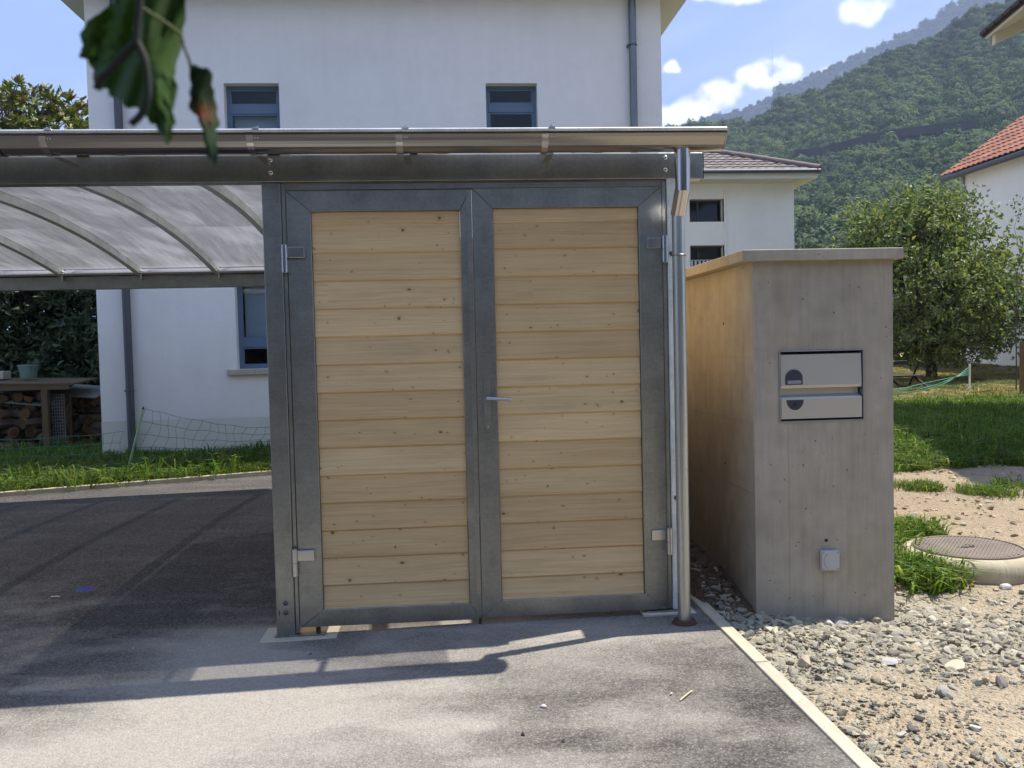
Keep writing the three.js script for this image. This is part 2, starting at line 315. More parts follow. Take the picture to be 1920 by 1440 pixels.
// ================================================================== GROUND
const tilt = (x) => 0.018 * (x + 0.844);                               // the drive rises a little to the right
const EDGE = 1.283;                                                    // right edge of the asphalt
function kerbZ(x) { return -9.86 - (x + 4.5) * 0.235; }                // back edge of the asphalt
function land(x, z) {
  const left = 1 - sst(-1.5, 2.2, x);
  const rise = Math.max(0, -z - 4.9);
  let hr = rise < 22 ? 0.029 * rise : 0.638 + 0.02 * (rise - 22); hr = Math.min(hr, 6);
  const back = Math.max(0, kerbZ(x) - z); let hl = tilt(x) + 0.02 + Math.min(0.13, back * 0.075);
  if (back > 4) hl += Math.min((back - 4) * 0.02, 5);
  let h = lerp(hr, hl, left);
  if (z > -5.2 && x > EDGE) { const t = sst(-5.2, -4.6, z); h = lerp(h, lerp(0.015, -0.055, sst(1.3, 2.3, x)) + 0.02 * (vn(x * 2.2, z * 2.2) - 0.5), t); }
  if (x > EDGE && x < 1.75 && z < -4.25 && z > -9) h += 0.14 * sst(-4.2, -4.9, z) * (1 - sst(1.45, 1.8, x)) * (1 - sst(-6, -8, z));
  return h;
}
const onDrive = (x, z) => x < EDGE && z > kerbZ(x);
{
  const axis = (a, b, step) => { const o = []; for (let t = a; t <= b + 1e-6; t += step) o.push(t); let s = step; let t = b; while (t < 3600) { s *= 1.16; t += s; o.push(t); } s = step; t = a; while (t > -3600) { s *= 1.16; t -= s; o.unshift(t); } return o; };
  const xs = axis(-7, 7, 0.075), zs = axis(-13, -1.5, 0.075), nx = xs.length, nz = zs.length;
  const pos = new Float32Array(nx * nz * 3), col = new Float32Array(nx * nz * 3), uv = new Float32Array(nx * nz * 2), idx = [];
  for (let j = 0; j < nz; j++) for (let i = 0; i < nx; i++) {
    const x = xs[i], z = zs[j], k = j * nx + i; let y = land(x, z);
    const far = Math.hypot(x, z);
    const drive = x < EDGE + 0.02 && z > kerbZ(x) - 0.03;
    if (drive) y = Math.min(tilt(Math.max(x, -12)) - 0.09, y - 0.05); else if (far < 14) { y += 0.028 * (fbm(x * 3.3, z * 3.3, 3) - 0.5) + 0.018 * (vn(x * 9, z * 9) - 0.5); }
    if (far > 260) y = Math.min(y, 6);
    pos.set([x, y, z], k * 3); uv.set([x, z], k * 2);
    const n = fbm(x * 1.4, z * 1.4, 4), n2 = fbm(x * 0.45 + 9, z * 0.45, 3);
    let c = [0.12, 0.17, 0.05];                                        // earth under the lawn
    const tuft = sst(0.40, 0.62, n);
    if (x > EDGE - 0.1 && x < 40) {
      const sand = [0.43, 0.385, 0.29], brown = [0.40, 0.29, 0.175], dry = [0.36, 0.29, 0.10], lush = [0.10, 0.16, 0.035];
      if (z > -5.0) c = sand.map((s, q) => lerp(s, brown[q], 0.5 * tuft));
      else if (z > -8.2 - 0.5 * n) { c = brown.map((s, q) => lerp(s, sand[q], 0.45 * n2)); }
      else if (z > -13.2) c = lush;
      else c = dry.map((s, q) => lerp(s, [0.2, 0.22, 0.07][q], tuft));
      if (x < 1.75 && z < -4.35 && z > -8) c = [0.17, 0.115, 0.075].map((s) => s * (0.8 + 0.4 * n));
    } else if (x <= EDGE) c = [0.08, 0.10, 0.035];
    if (far > 45) c = [0.10, 0.13, 0.05];
    col.set(c.map((q) => q * (0.86 + 0.28 * n)), k * 3);
  }
  for (let j = 0; j < nz - 1; j++) for (let i = 0; i < nx - 1; i++) { const a = j * nx + i; idx.push(a, a + nx, a + 1, a + 1, a + nx, a + nx + 1); }
  const g = new THREE.BufferGeometry(); g.setAttribute('position', new THREE.BufferAttribute(pos, 3)); g.setAttribute('color', new THREE.BufferAttribute(col, 3)); g.setAttribute('uv', new THREE.BufferAttribute(uv, 2)); g.setIndex(idx); g.computeVertexNormals();
  struct('ground', g, M.ground);
}
// the drive: a slab with its own thickness
{
  const out = [[-14, kerbZ(-14)], [EDGE, kerbZ(EDGE)], [EDGE, 9], [-14, 9]], pos = [], idx = [], uv = [];
  const nx = 60, nz = 80;
  for (let j = 0; j <= nz; j++) for (let i = 0; i <= nx; i++) { const x = lerp(-14, EDGE, i / nx), z = lerp(kerbZ(x), 9, j / nz); pos.push(x, tilt(x) + 0.006 * (fbm(x * 0.9, z * 0.9, 2) - 0.5), z); uv.push(x, z); }
  for (let j = 0; j < nz; j++) for (let i = 0; i < nx; i++) { const a = j * (nx + 1) + i; idx.push(a, a + nx + 1, a + 1, a + 1, a + nx + 1, a + nx + 2); }
  const g = new THREE.BufferGeometry(); g.setAttribute('position', new THREE.Float32BufferAttribute(pos, 3)); g.setAttribute('uv', new THREE.Float32BufferAttribute(uv, 2)); g.setIndex(idx); g.computeVertexNormals();
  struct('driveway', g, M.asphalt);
}
// concrete edging stones along the right side and the back of the drive
{
  const e = new THREE.Group(); e.name = numbered('edging'); e.userData.kind = 'structure'; scene.add(e);
  const L = 1.0;
  for (let i = 0; i < 9; i++) { const z1 = 2.4 - i * L, z0 = z1 - L + 0.005; const s = mesh('edging_stone', mx([bx(EDGE, EDGE + 0.062, -0.15, tilt(EDGE) + 0.008 + 0.003 * vn(i * 3.1, 0), z0, z1, 0.006)], i * 0.37, i * 0.7), M.concPale, e); }
  const k = new THREE.Group(); k.name = numbered('kerb'); k.userData.kind = 'structure'; scene.add(k);
  for (let i = 0; i < 11; i++) {
    const x0 = -9.5 + i, x1 = x0 + 1, g = mx([bx(x0 - 0.012, x1 + 0.012, -0.3, tilt(x0) + 0.05, -0.035, 0.035, 0.006)], i * 0.4, i * 0.3);
    g.translate(-(x0 + x1) / 2, -tilt(x0), 0); g.rotateZ(0.018); g.translate(0, tilt((x0 + x1) / 2), 0); g.rotateY(Math.atan(0.235)); g.translate((x0 + x1) / 2, 0, kerbZ((x0 + x1) / 2)); mesh('kerb_stone', g, M.concPale, k);
  }
}

// ================================================================== CARPORT WITH BICYCLE STORE
const ZD = -4.36, X0 = -0.844, U = (u) => X0 + u;                      // gate plane; u runs right from the left post
const carport = thing('carport', 'galvanised steel carport with clear curved roof and a boarded store behind double gates', 'carport');
const sheetY = (d) => 2.582 - 0.0333 * (d - 6.55) ** 2;                   // top of the arch at depth d = -z
{
  // posts
  const tube = (x0, x1, y0, y1, z0, z1, o) => mx([bx(x0, x1, y0, y1, z0, z1, 0.005)], o, o * 1.7, 'y');
  mesh('post', tube(U(0.004), U(0.094), 0.012, 2.212, ZD - 0.09, ZD, 0.1), M.galv, carport);
  mesh('post', tube(U(1.98), U(2.06), 0.05, 2.22, ZD - 0.09, ZD, 0.5), M.galvLit, carport);  // paler than the left post: bounced sunlight put into the colour
  mesh('post', tube(U(1.98), U(2.06), 0.05, 2.18, -7.2, -7.11, 0.4), M.galv, carport);
  mesh('post', tube(U(0.004), U(0.094), -0.1, 2.09, -9.57, -9.48, 0.2), M.galv, carport);
  mesh('post', tube(-7.1, -7.0, -0.2, 2.212, ZD - 0.09, ZD, 0.3), M.galv, carport);
  mesh('post', tube(-7.1, -7.0, -0.2, 2.09, -9.57, -9.48, 0.7), M.galv, carport);
  // base plates, anchored on pale mortar beds
  mesh('base_plate', mx([bx(U(-0.006), U(0.24), 0.006, 0.014, ZD - 0.12, ZD + 0.01, 0.001)]), M.galv, carport);
  mesh('base_plate', mx([bx(U(1.84), U(2.07), 0.042, 0.05, ZD - 0.12, ZD + 0.01, 0.001)]), M.galv, carport);
  // beams
  const beam = mesh('front_beam', mx([bx(-7.2, U(2.166), 2.214, 2.344, ZD - 0.07, ZD + 0.004, 0.006)], 0.3, 0.2), M.galv, carport);
  mesh('beam_end_cap', mx([bx(U(2.166), U(2.17), 2.216, 2.342, ZD - 0.068, ZD + 0.002, 0.001)]), M.black, beam);
  mesh('rear_beam', mx([bx(-7.2, U(0.1), 2.094, 2.231, -9.58, -9.50, 0.006)], 0.8, 0.4), M.galv, carport);
  // dome bolts
  const bolt = new THREE.SphereGeometry(0.0125, 14, 8, 0, Math.PI * 2, 0, Math.PI / 2); bolt.rotateX(Math.PI / 2); bolt.scale(1, 1, 0.75);
  const putBolt = (u, y, z, m = M.steel) => { const b = mesh('bolt', bolt, m, carport); b.position.set(U(u), y, z); };
  for (const y of [2.318, 2.258]) { putBolt(0.052, y, ZD + 0.004); putBolt(1.975, y, ZD + 0.004); }
  for (const y of [0.172, 0.125]) putBolt(0.05, y, ZD + 0.0005, M.darkPipe);
  mesh('bolt', [rod(V(U(0.2), 0.006, ZD - 0.035), V(U(0.2), 0.035, ZD - 0.035), 0.012)], M.rust, carport);
  mesh('bolt', [rod(V(U(1.885), 0.05, ZD - 0.03), V(U(1.885), 0.085, ZD - 0.03), 0.012)], M.darkPipe, carport);
  putBolt(2.005, 0.62, ZD, M.darkPipe); putBolt(2.0, 1.845, ZD, M.darkPipe);
  // slot and hole in the post's foot
  mesh('slot', [bx(U(0.018), U(0.022), 0.112, 0.138, ZD - 0.002, ZD + 0.0006, 0)], M.black, carport);
  // arched ribs: bent tubes
  const N = 26, zs = [...Array(N + 1).keys()].map((i) => lerp(-4.40, -9.55, i / N));
  function arc(x0, x1, dyTop, dyBot, z0 = -4.40, z1 = -9.55) {
    const p = [], id = [], add = (x, y, z) => { p.push(x, y, z); return p.length / 3 - 1; }, uv = [];
    let prev = null;
    for (let i = 0; i <= N; i++) {
      const z = lerp(z0, z1, i / N), y = sheetY(-z), r = [add(x0, y + dyBot, z), add(x1, y + dyBot, z), add(x1, y + dyTop, z), add(x0, y + dyTop, z)];
      if (prev) for (let k = 0; k < 4; k++) { const q = (k + 1) % 4; id.push(prev[k], prev[q], r[k], prev[q], r[q], r[k]); }
      else id.push(r[0], r[3], r[2], r[0], r[2], r[1]);
      prev = r;
    }
    id.push(prev[0], prev[1], prev[2], prev[0], prev[2], prev[3]);
    const g = new THREE.BufferGeometry(); g.setAttribute('position', new THREE.Float32BufferAttribute(p, 3)); g.setIndex(id);
    const gg = g.toNonIndexed(); gg.computeVertexNormals(); return metric(gg);
  }
  const ribX = []; for (let i = 0; i < 11; i++) ribX.push(-7.011 + i * 0.783);
  for (const x of ribX) {
    const rib = mesh('rib', arc(x - 0.026, x + 0.026, -0.004, -0.066), M.galvLit, carport);
    mesh('cover_strip', arc(x - 0.024, x + 0.024, 0.02, 0.008), M.steel, rib);
    mesh('rib_bracket', mx([bx(x + 0.03, x + 0.042, 2.18, 2.275, -9.5, -9.42, 0.002), bx(x + 0.03, x + 0.085, 2.232, 2.238, -9.55, -9.42, 0.001)]), M.steel, rib);
  }
  // clear sheets between the ribs
  for (let i = -1; i < ribX.length; i++) {
    const a = i < 0 ? -7.05 : ribX[i] + 0.001, b = i < ribX.length - 1 ? ribX[i + 1] - 0.001 : U(1.98);
    if (b - a < 0.1) continue;
    const p = [], id = [], uv = [], n2 = 30;
    for (let j = 0; j <= n2; j++) { const z = lerp(-4.10, -9.46, j / n2); for (let k = 0; k <= 6; k++) { const x = lerp(a, b, k / 6); p.push(x, sheetY(-z) + 0.002 + 0.0025 * (fbm(x * 2.1 + 4, z * 2.3, 2) - 0.5), z); } }
    for (let j = 0; j < n2; j++) for (let k = 0; k < 6; k++) { const q = j * 7 + k; id.push(q, q + 1, q + 7, q + 1, q + 8, q + 7); }
    const g = new THREE.BufferGeometry(); g.setAttribute('position', new THREE.Float32BufferAttribute(p, 3)); g.setAttribute('uv', new THREE.Float32BufferAttribute(p.filter((_, q) => q % 3 !== 1), 2)); g.setIndex(id); g.computeVertexNormals();
    mesh('roof_sheet', g, a > 0 ? M.clearSheet : M.sheet, carport);
  }
  // rear gutter and its bright rim, seen under the roof
  const half = (r, x0, x1, seg = 14) => { const g = new THREE.CylinderGeometry(r, r, x1 - x0, seg, 1, true, Math.PI * 0.5, Math.PI); g.rotateZ(Math.PI / 2); g.translate((x0 + x1) / 2, 0, 0); return g; };
  function gutter(x0, x1, yTop, zc, r, back) {
    // profile lies in z, y: half round with a rolled bead at the front rim
    const sh = []; for (let i = 0; i <= 18; i++) { const t = Math.PI * (i / 18); sh.push([Math.cos(t) * r, -Math.sin(t) * r * 1.0]); }
    const inn = [...sh].reverse().map(([a, b]) => [a * 0.985, b * 0.985 + 0.0004]);
    const g = prism([...sh, ...inn], x1 - x0); g.rotateY(Math.PI / 2); // x,y,z -> z runs to x
    g.rotateY(0); g.computeBoundingBox(); const bb = g.boundingBox; g.translate(x0 - bb.min.x, 0, 0);
    g.translate(0, yTop, zc);
    const bead = rod(V(x0, yTop + 0.003, zc + r * back), V(x1, yTop + 0.003, zc + r * back), 0.0085, 0.0085, 12);
    const rim = bead; const gm = metric(g); gm.userData.rim = rim; return gm;
  }
  const withRim = (o) => { mesh('rolled_rim', metric(o.geometry.userData.rim), M.rim, o); return o; };
  const ZG = -4.115, YG = 2.378, RG = 0.082;
  const gut = withRim(mesh('gutter', gutter(-2.16, 1.337, YG, ZG, RG, 1), M.gutter, carport));
  const gut2 = withRim(mesh('gutter', gutter(-7.2, -1.90, YG - 0.002, ZG, RG * 1.045, 1), M.gutter, carport));
  // end cap: half disc with its own bead
  const capS = []; for (let i = 0; i <= 16; i++) { const t = Math.PI * (i / 16); capS.push([Math.cos(t) * RG * 1.02, -Math.sin(t) * RG * 1.02]); }
  const cap = prism(capS, 0.006, 0.001); cap.rotateY(Math.PI / 2); cap.translate(1.339, YG, ZG); mesh('end_cap', cap, M.gutter, gut);
  for (const x of [-1.69, -0.806, -0.149, 0.511]) {
    const strap = []; for (let i = 0; i <= 16; i++) { const t = Math.PI * (i / 16); strap.push([Math.cos(t) * (RG + 0.004), -Math.sin(t) * (RG + 0.004)]); }
    const g = prism([...strap, ...[...strap].reverse().map(([a, b]) => [a * 0.965, b * 0.965])], 0.03); g.rotateY(Math.PI / 2); g.translate(x - 0.0, YG, ZG);
    const arm = bx(x - 0.0, x + 0.03, YG - RG - 0.012, YG - RG - 0.004, ZG - 0.2, ZG + 0.01, 0.001), tongue = bx(x + 0.0, x + 0.06, 2.345, 2.349, ZD - 0.05, ZD + 0.03, 0.001), hook = bx(x + 0.0, x + 0.03, YG + 0.004, YG + 0.016, ZG + RG - 0.012, ZG + RG + 0.012, 0.002), tab = bx(x + 0.012, x + 0.018, YG + 0.012, YG + 0.03, ZG + RG - 0.03, ZG + RG - 0.02, 0.001);
    mesh('gutter_bracket', [g, arm, tongue, hook, tab], M.steel, gut);
    mesh('rivet', [new THREE.SphereGeometry(0.004, 8, 6).translate(x + 0.01, YG - 0.03, ZG + RG + 0.002), new THREE.SphereGeometry(0.004, 8, 6).translate(x + 0.021, YG - 0.03, ZG + RG + 0.002)], M.steel, gut);
  }
  mesh('rear_gutter', mx([bx(-7.2, U(0.1), 2.234, 2.242, -9.68, -9.41, 0.002), bx(-7.2, U(0.1), 2.234, 2.318, -9.685, -9.675, 0.003), rod(V(-7.2, 2.325, -9.675), V(U(0.1), 2.325, -9.675), 0.013), rod(V(-7.2, 2.248, -9.41), V(U(0.1), 2.248, -9.41), 0.010)]), M.steel, carport);
  // downpipe: outlet, swan neck, long pipe, rusty drain collar
  const XP = 1.15;
  const dp = mesh('downpipe', [rod(V(XP - 0.004, 0.03, -4.19), V(XP - 0.004, 2.04, -4.19), 0.031, 0.031, 20)], M.zincPipe, carport);
  mesh('outlet', [rod(V(XP - 0.0, 2.11, -4.115), V(XP, 2.315, -4.115), 0.034, 0.038, 20)], M.steel, dp);
  mesh('elbow', [rod(V(XP - 0.004, 2.018, -4.19), V(XP, 2.13, -4.115), 0.034, 0.035, 20), new THREE.SphereGeometry(0.0345, 16, 10).translate(XP - 0.004, 2.025, -4.19)], M.steel, dp);
  mesh('collar', new THREE.CylinderGeometry(0.052, 0.06, 0.014, 24).translate(XP - 0.004, tilt(XP) + 0.009, -4.19), M.rust, dp);
  mesh('pipe_clip', new THREE.TorusGeometry(0.033, 0.004, 6, 24).rotateX(Math.PI / 2).translate(XP - 0.004, 1.82, -4.19), M.galv, dp);

  // fixed frame round the gates
  mesh('frame_bar', mx([bx(U(0.096), U(0.114), 0.02, 2.206, ZD - 0.055, ZD - 0.006, 0.002)], 0.2, 0.1, 'y'), M.galv, carport);
  mesh('frame_bar', mx([bx(U(1.956), U(1.976), 0.06, 2.206, ZD - 0.055, ZD - 0.006, 0.002)], 0.6, 0.3, 'y'), M.galv, carport);
  mesh('frame_bar', mx([bx(U(0.117), U(1.953), 2.178, 2.206, ZD - 0.055, ZD - 0.006, 0.002)], 0.1, 0.6), M.galv, carport);

  // gates: mitred tubes round lapped boards
  function gate(u0, u1, i0, i1, yb, yt, ib, it, z, boards) {
    const T = 0.045, q = (pts, al, o) => metric(prism(pts.map(([u, y]) => [U(u), y]), T, 0.0022).translate(0, 0, z), o, o * 0.7, al);
    const g = 0.0012;
    const leaf = mesh('gate', join([
      q([[u0, yb], [i0 - g, ib - g], [i0 - g, it + g], [u0, yt]], 'y', 0.1 + u0),
      q([[i1 + g, ib - g], [u1, yb], [u1, yt], [i1 + g, it + g]], 'y', 0.4 + u0),
      q([[u0 + g, yb], [u1 - g, yb], [i1, ib], [i0, ib]], null, 0.7 + u0),
      q([[i0, it], [i1, it], [u1 - g, yt], [u0 + g, yt]], null, 0.25 + u0),
    ]), M.galv, carport);
    // boards, each lapped over the one below, with its grain taken from another place in the tree
    const [first, pitch] = boards; let y = first + pitch, k = 0; const list = [];
    for (let yy = it; yy > ib + 0.001;) { const lo = k === 0 ? first : Math.max(ib, first - k * pitch); list.push([lo, yy]); yy = lo; k++; }
    for (const [lo, hi] of list) {
      const h = hi - lo, over = lo > ib + 0.001 ? 0.004 : 0.0, top = h < pitch - 0.02 && hi >= it - 0.001 ? -0.0215 + 0.009 * (1 - h / pitch) : -0.0215;
      // profile in z, y: a slanting face with a rounded nose at the foot
      const zb = -0.012, pr = over ? [[-0.044, lo + 0.004], [zb - 0.0075, lo - 0.0005], [zb - 0.001, lo + 0.006], [zb, lo + 0.008], [top, hi - 0.001], [-0.044, hi - 0.001]] : [[-0.044, lo], [zb, lo], [top, hi - 0.001], [-0.044, hi - 0.001]];
      const sh = new THREE.Shape(pr.map((p) => new THREE.Vector2(p[0], p[1])));
      let bg = new THREE.ExtrudeGeometry(sh, { depth: i1 - i0 - 0.002, bevelEnabled: false });
      bg.rotateY(-Math.PI / 2); bg.scale(1, 1, 1);                      // x,y,z(depth) -> profile x goes to z
      // after the turn depth runs to -x and profile x to +z
      bg.translate(U(i1) - 0.001, 0, z);
      bg = metric(bg, rr(0, 3), rr(0, 0.75));
      const m = mesh('board', bg, pick(woods), leaf);
    }
    return leaf;
  }
  reseed(77);
  const woods = [1, 0.9, 1.06, 0.95, 1.02].map((v, i) => std({ map: woodMap, roughness: 0.6, color: C(v, v * [1, 0.97, 1.01, 0.99, 1.02][i], v * [1, 0.94, 1.02, 0.97, 1.04][i]) }));
  const left = gate(0.118, 1.006, 0.234, 0.951, 0.048, 2.172, 0.131, 2.073, ZD, [2.008, 0.1358]);
  const right = gate(1.012, 1.952, 1.113, 1.834, 0.056, 2.176, 0.139, 2.079, ZD + 0.004, [2.015, 0.1362]);
  mesh('closing_strip', mx([bx(U(0.985), U(1.009), 0.06, 2.168, ZD + 0.0, ZD + 0.0035, 0.001)], 0.9, 0.2, 'y'), M.galv, right);
  mesh('floor_bolt', [rod(V(U(1.002), 0.018, ZD - 0.02), V(U(1.002), 0.2, ZD - 0.02), 0.007, 0.007, 10)], M.rust, left);
  // hinges: two barrels and a plate welded to the leaf
  const hinge = (leaf, uc, y1, y0, up0, up1) => {
    const ym = (y0 + y1) / 2 - 0.002, z = ZD + 0.016, r = 0.0165;
    mesh('hinge', mx([rod(V(U(uc), ym + 0.002, z), V(U(uc), y1, z), r, r, 16), rod(V(U(uc), y0, z), V(U(uc), ym - 0.002, z), r, r, 16), rod(V(U(uc), y0 - 0.003, z), V(U(uc), y1 + 0.003, z), r * 0.72, r * 0.72, 12),
      bx(U(Math.min(up0, up1)), U(Math.max(up0, up1)), ym + 0.006, y1 - 0.008, ZD + 0.003, ZD + 0.017, 0.003)]), M.steelHinge, leaf);
  };
  M.steelHinge = std({ color: C(0.5, 0.5, 0.5), roughness: 0.26, metalness: 0.95 });
  hinge(left, 0.105, 1.912, 1.782, 0.118, 0.2); hinge(left, 0.105, 0.44, 0.31, 0.118, 0.2);
  hinge(right, 1.963, 1.932, 1.802, 1.945, 1.872); hinge(right, 1.963, 0.47, 0.34, 1.945, 1.872);
  // lever handle on a long plate with a lock cylinder
  const hz = ZD + 0.004;
  const plate = []; for (let i = 0; i <= 10; i++) { const t = Math.PI * i / 10; plate.push([U(1.062) + Math.cos(t) * 0.0145, 1.226 + Math.sin(t) * 0.0145]); } for (let i = 0; i <= 10; i++) { const t = Math.PI + Math.PI * i / 10; plate.push([U(1.062) + Math.cos(t) * 0.0145, 0.992 + Math.sin(t) * 0.0145]); }
  const pg = prism(plate, 0.008, 0.002); pg.translate(0, 0, hz + 0.008);
  mesh('handle_plate', metric(pg), M.galv, right);
  mesh('handle', [rod(V(U(1.062), 1.15, hz), V(U(1.062), 1.15, hz + 0.05), 0.0095, 0.0095, 14), pipe([V(U(1.056), 1.151, hz + 0.05), V(U(1.09), 1.149, hz + 0.054), V(U(1.13), 1.146, hz + 0.054), V(U(1.178), 1.141, hz + 0.05)], 0.0095, 12)], M.steelHinge, right);
  mesh('lock', [new THREE.CylinderGeometry(0.0085, 0.0085, 0.012, 16).rotateX(Math.PI / 2).translate(U(1.062), 1.02, hz + 0.009), bx(U(1.057), U(1.067), 1.0, 1.02, hz + 0.003, hz + 0.014, 0.002)], M.steel, right);

  // boarded right flank and back of the store
  for (let k = 0; k < 16; k++) {
    const y0 = 0.07 + k * 0.1385, pr = [[-0.02, y0], [0, y0], [0.004, y0 + 0.004], [-0.008, y0 + 0.138], [-0.02, y0 + 0.138]];
    const g = new THREE.ExtrudeGeometry(new THREE.Shape(pr.map((p) => new THREE.Vector2(p[0], p[1]))), { depth: 2.66, bevelEnabled: false }); g.translate(U(2.055), 0, -7.12);
    mesh('side_board', metric(g, rr(0, 3), rr(0, 0.7)), M.bounceWood, carport);
    const b = mx([bx(U(0.1), U(2.03), y0, y0 + 0.1375, -7.2, -7.18, 0.002)], rr(0, 3), rr(0, 0.7)); mesh('back_board', b, pick(woods), carport);
    const l = mx([bx(U(0.03), U(0.05), y0 - 0.03, y0 + 0.1075, -7.1, ZD - 0.1, 0.002)], rr(0, 3), rr(0, 0.7)); mesh('left_board', l, pick(woods), carport);
  }
}
// mortar beds under the posts
tag(mesh('mortar_bed', mx([bx(U(-0.07), U(0.30), -0.05, 0.006, ZD - 0.16, ZD + 0.055, 0.004)], 0.3, 0.1), M.concLight), 'pale concrete bed under the left post of the gate', 'concrete footing');
tag(mesh('mortar_bed', mx([bx(U(1.82), U(2.09), -0.02, 0.042, ZD - 0.16, ZD + 0.04, 0.004)], 0.7, 0.5), M.concLight), 'pale concrete bed under the right post beside the downpipe', 'concrete footing');

// ================================================================== CONCRETE PIER WITH LETTER BOX
{
  const Z = -4.36, a = onZ(1409, 490, Z), b = onZ(1672, 490, Z), top = onZ(1540, 489, Z).y, mt = onZ(1460, 660, Z), mb = onZ(1620, 788, Z);
  const x0 = a.x + 0.004, x1 = b.x + 0.004, base = -0.14, back = -7.1;
  const m0 = mt.x, m1 = mb.x, my1 = onZ(1540, 656, Z).y, my0 = onZ(1540, 790, Z).y;
  const pier = thing('concrete_pier', 'tall fair-faced concrete pier with a thin cap slab, letter box set in front', 'concrete pier');
  // body with a recess for the letter box
  const sh = new THREE.Shape([[x0, base], [x1, base], [x1, top], [x0, top]].map((p) => new THREE.Vector2(...p)));
  sh.holes.push(new THREE.Path([[m0, my0], [m0, my1], [m1, my1], [m1, my0]].map((p) => new THREE.Vector2(...p))));
  const front = new THREE.ExtrudeGeometry(sh, { depth: 0.24, bevelEnabled: false }); front.translate(0, 0, Z - 0.24);
  const arris = bx(x0, x1, base, top, back, Z - 0.2401, 0.004);
  mesh('body', mx([front, arris], 0.35, 0.15), M.conc, pier);
  const ct = onZ(1540, 466, Z + 0.05).y;
  mesh('cap_slab', mx([bx(onZ(1393, 470, Z + 0.05).x, onZ(1694.5, 470, Z + 0.05).x, top + 0.0005, ct, back - 0.05, Z + 0.05, 0.005)], 0.1, 0.9), M.conc, pier);
  // fins left by the joints of the shuttering
  for (const px of [1478, 1541]) { const q = onZ(px, 800, Z).x; mesh('shutter_seam', mx([bx(q, q + 0.0022, base, px === 1541 ? 0.33 : my0 - 0.03, Z - 0.002, Z + 0.0014, 0)]), M.conc, pier); if (px === 1478) mesh('shutter_seam', mx([bx(q, q + 0.002, my1 + 0.03, top - 0.002, Z - 0.002, Z + 0.0012, 0)]), M.conc, pier); }
  for (const [y, d] of [[0.62, 0.004], [1.32, -0.003], [0.98, 0.002]]) mesh('shutter_seam', mx([bx(x0 - 0.0015, x0 + 0.002, y, y + 0.003, back, Z - 0.03, 0)]), M.conc, pier);
  // tie holes
  const hole = (p, nx) => { const h = new THREE.CylinderGeometry(0.009, 0.009, 0.004, 14).rotateX(Math.PI / 2); if (nx) h.rotateY(Math.PI / 2); h.translate(p.x, p.y, p.z); mesh('tie_hole', h, M.black, pier); };
  const hp = onZ(1549, 1013, Z); hole(V(hp.x, hp.y, Z - 0.0012)); hole(V(x0 + 0.0012, 0.72, -4.83), true); hole(V(x0 + 0.0012, 1.5, -4.83), true);

  const box = thing('letter_box', 'aluminium letter box with flap and drawer set into the concrete pier', 'letter box');
  const w = 0.006, fz = Z + 0.006;
  const q = (x0, x1, y0, y1) => bx(x0, x1, y0, y1, Z - 0.2, fz, 0.0015);
  mesh('frame', mx([q(m0 - 0.001, m0 + w, my0, my1), q(m1 - w, m1 + 0.001, my0, my1), q(m0 + w, m1 - w, my1 - w, my1 + 0.001), q(m0 + w, m1 - w, my0 - 0.001, my0 + w), bx(m0, m1, my0, my1, Z - 0.21, Z - 0.2, 0)]), M.aluFrame, box);
  const H = my1 - my0, yf0 = my0 + H * 0.475, yf1 = my1 - 0.02, yd0 = my0 + 0.018, yd1 = my0 + H * 0.345, ix0 = m0 + 0.01, ix1 = m1 - 0.013;
  const lip = (pts) => { const g = new THREE.ExtrudeGeometry(new THREE.Shape(pts.map((p) => new THREE.Vector2(p[0], p[1]))), { depth: ix1 - ix0, bevelEnabled: true, bevelSize: 0.001, bevelThickness: 0.001, bevelSegments: 1 }); g.rotateY(-Math.PI / 2); g.translate(ix1, 0, 0); return metric(g); };
  const flap = mesh('flap', lip([[Z - 0.02, yf1], [Z - 0.004, yf1 - 0.002], [Z + 0.002, yf0 + 0.014], [Z - 0.004, yf0], [Z - 0.02, yf0]]), M.alu, box);
  mesh('slot_panel', mx([bx(ix0, ix1, yd1 + 0.002, yf0 - 0.002, Z - 0.05, Z - 0.035, 0.002)]), M.alu, box);
  const drawer = mesh('drawer', lip([[Z - 0.034, yd1 + 0.012], [Z - 0.004, yd1], [Z + 0.003, yd1 - 0.008], [Z + 0.002, yd0], [Z - 0.034, yd0]]), M.alu, box);
  // round-headed name window above, round-footed lock plate below
  const cx = m0 + 0.077, R = 0.045, d1 = []; for (let i = 0; i <= 20; i++) { const t = Math.PI * i / 20; d1.push([cx + Math.cos(t) * R, yf0 + 0.05 + Math.sin(t) * R]); } d1.push([cx - R, yf0 + 0.018], [cx + R, yf0 + 0.018]);
  const ring = prism(d1, 0.007, 0.002); ring.translate(0, 0, Z + 0.0065); mesh('name_window', metric(ring), M.navy, flap);
  const d2 = []; for (let i = 0; i <= 20; i++) { const t = Math.PI + Math.PI * i / 20; d2.push([cx + 0.004 + Math.cos(t) * R, yd1 - 0.012 + Math.sin(t) * (R + 0.007)]); }
  const lock = prism(d2, 0.006, 0.002); lock.translate(0, 0, Z + 0.0065); mesh('lock_plate', metric(lock), M.navy, drawer);
  mesh('keyhole', new THREE.CylinderGeometry(0.009, 0.009, 0.004, 16).rotateX(Math.PI / 2).translate(cx + 0.002, yd1 - 0.034, Z + 0.0075), M.black, drawer);
  const cv = document.createElement('canvas'); cv.width = 256; cv.height = 64; const c2 = cv.getContext('2d'); c2.fillStyle = '#8d9095'; c2.fillRect(0, 0, 256, 64); c2.fillStyle = '#3a3c44'; c2.font = 'bold 25px sans-serif'; c2.textAlign = 'center'; c2.fillText('vaut  art. a', 128, 40);
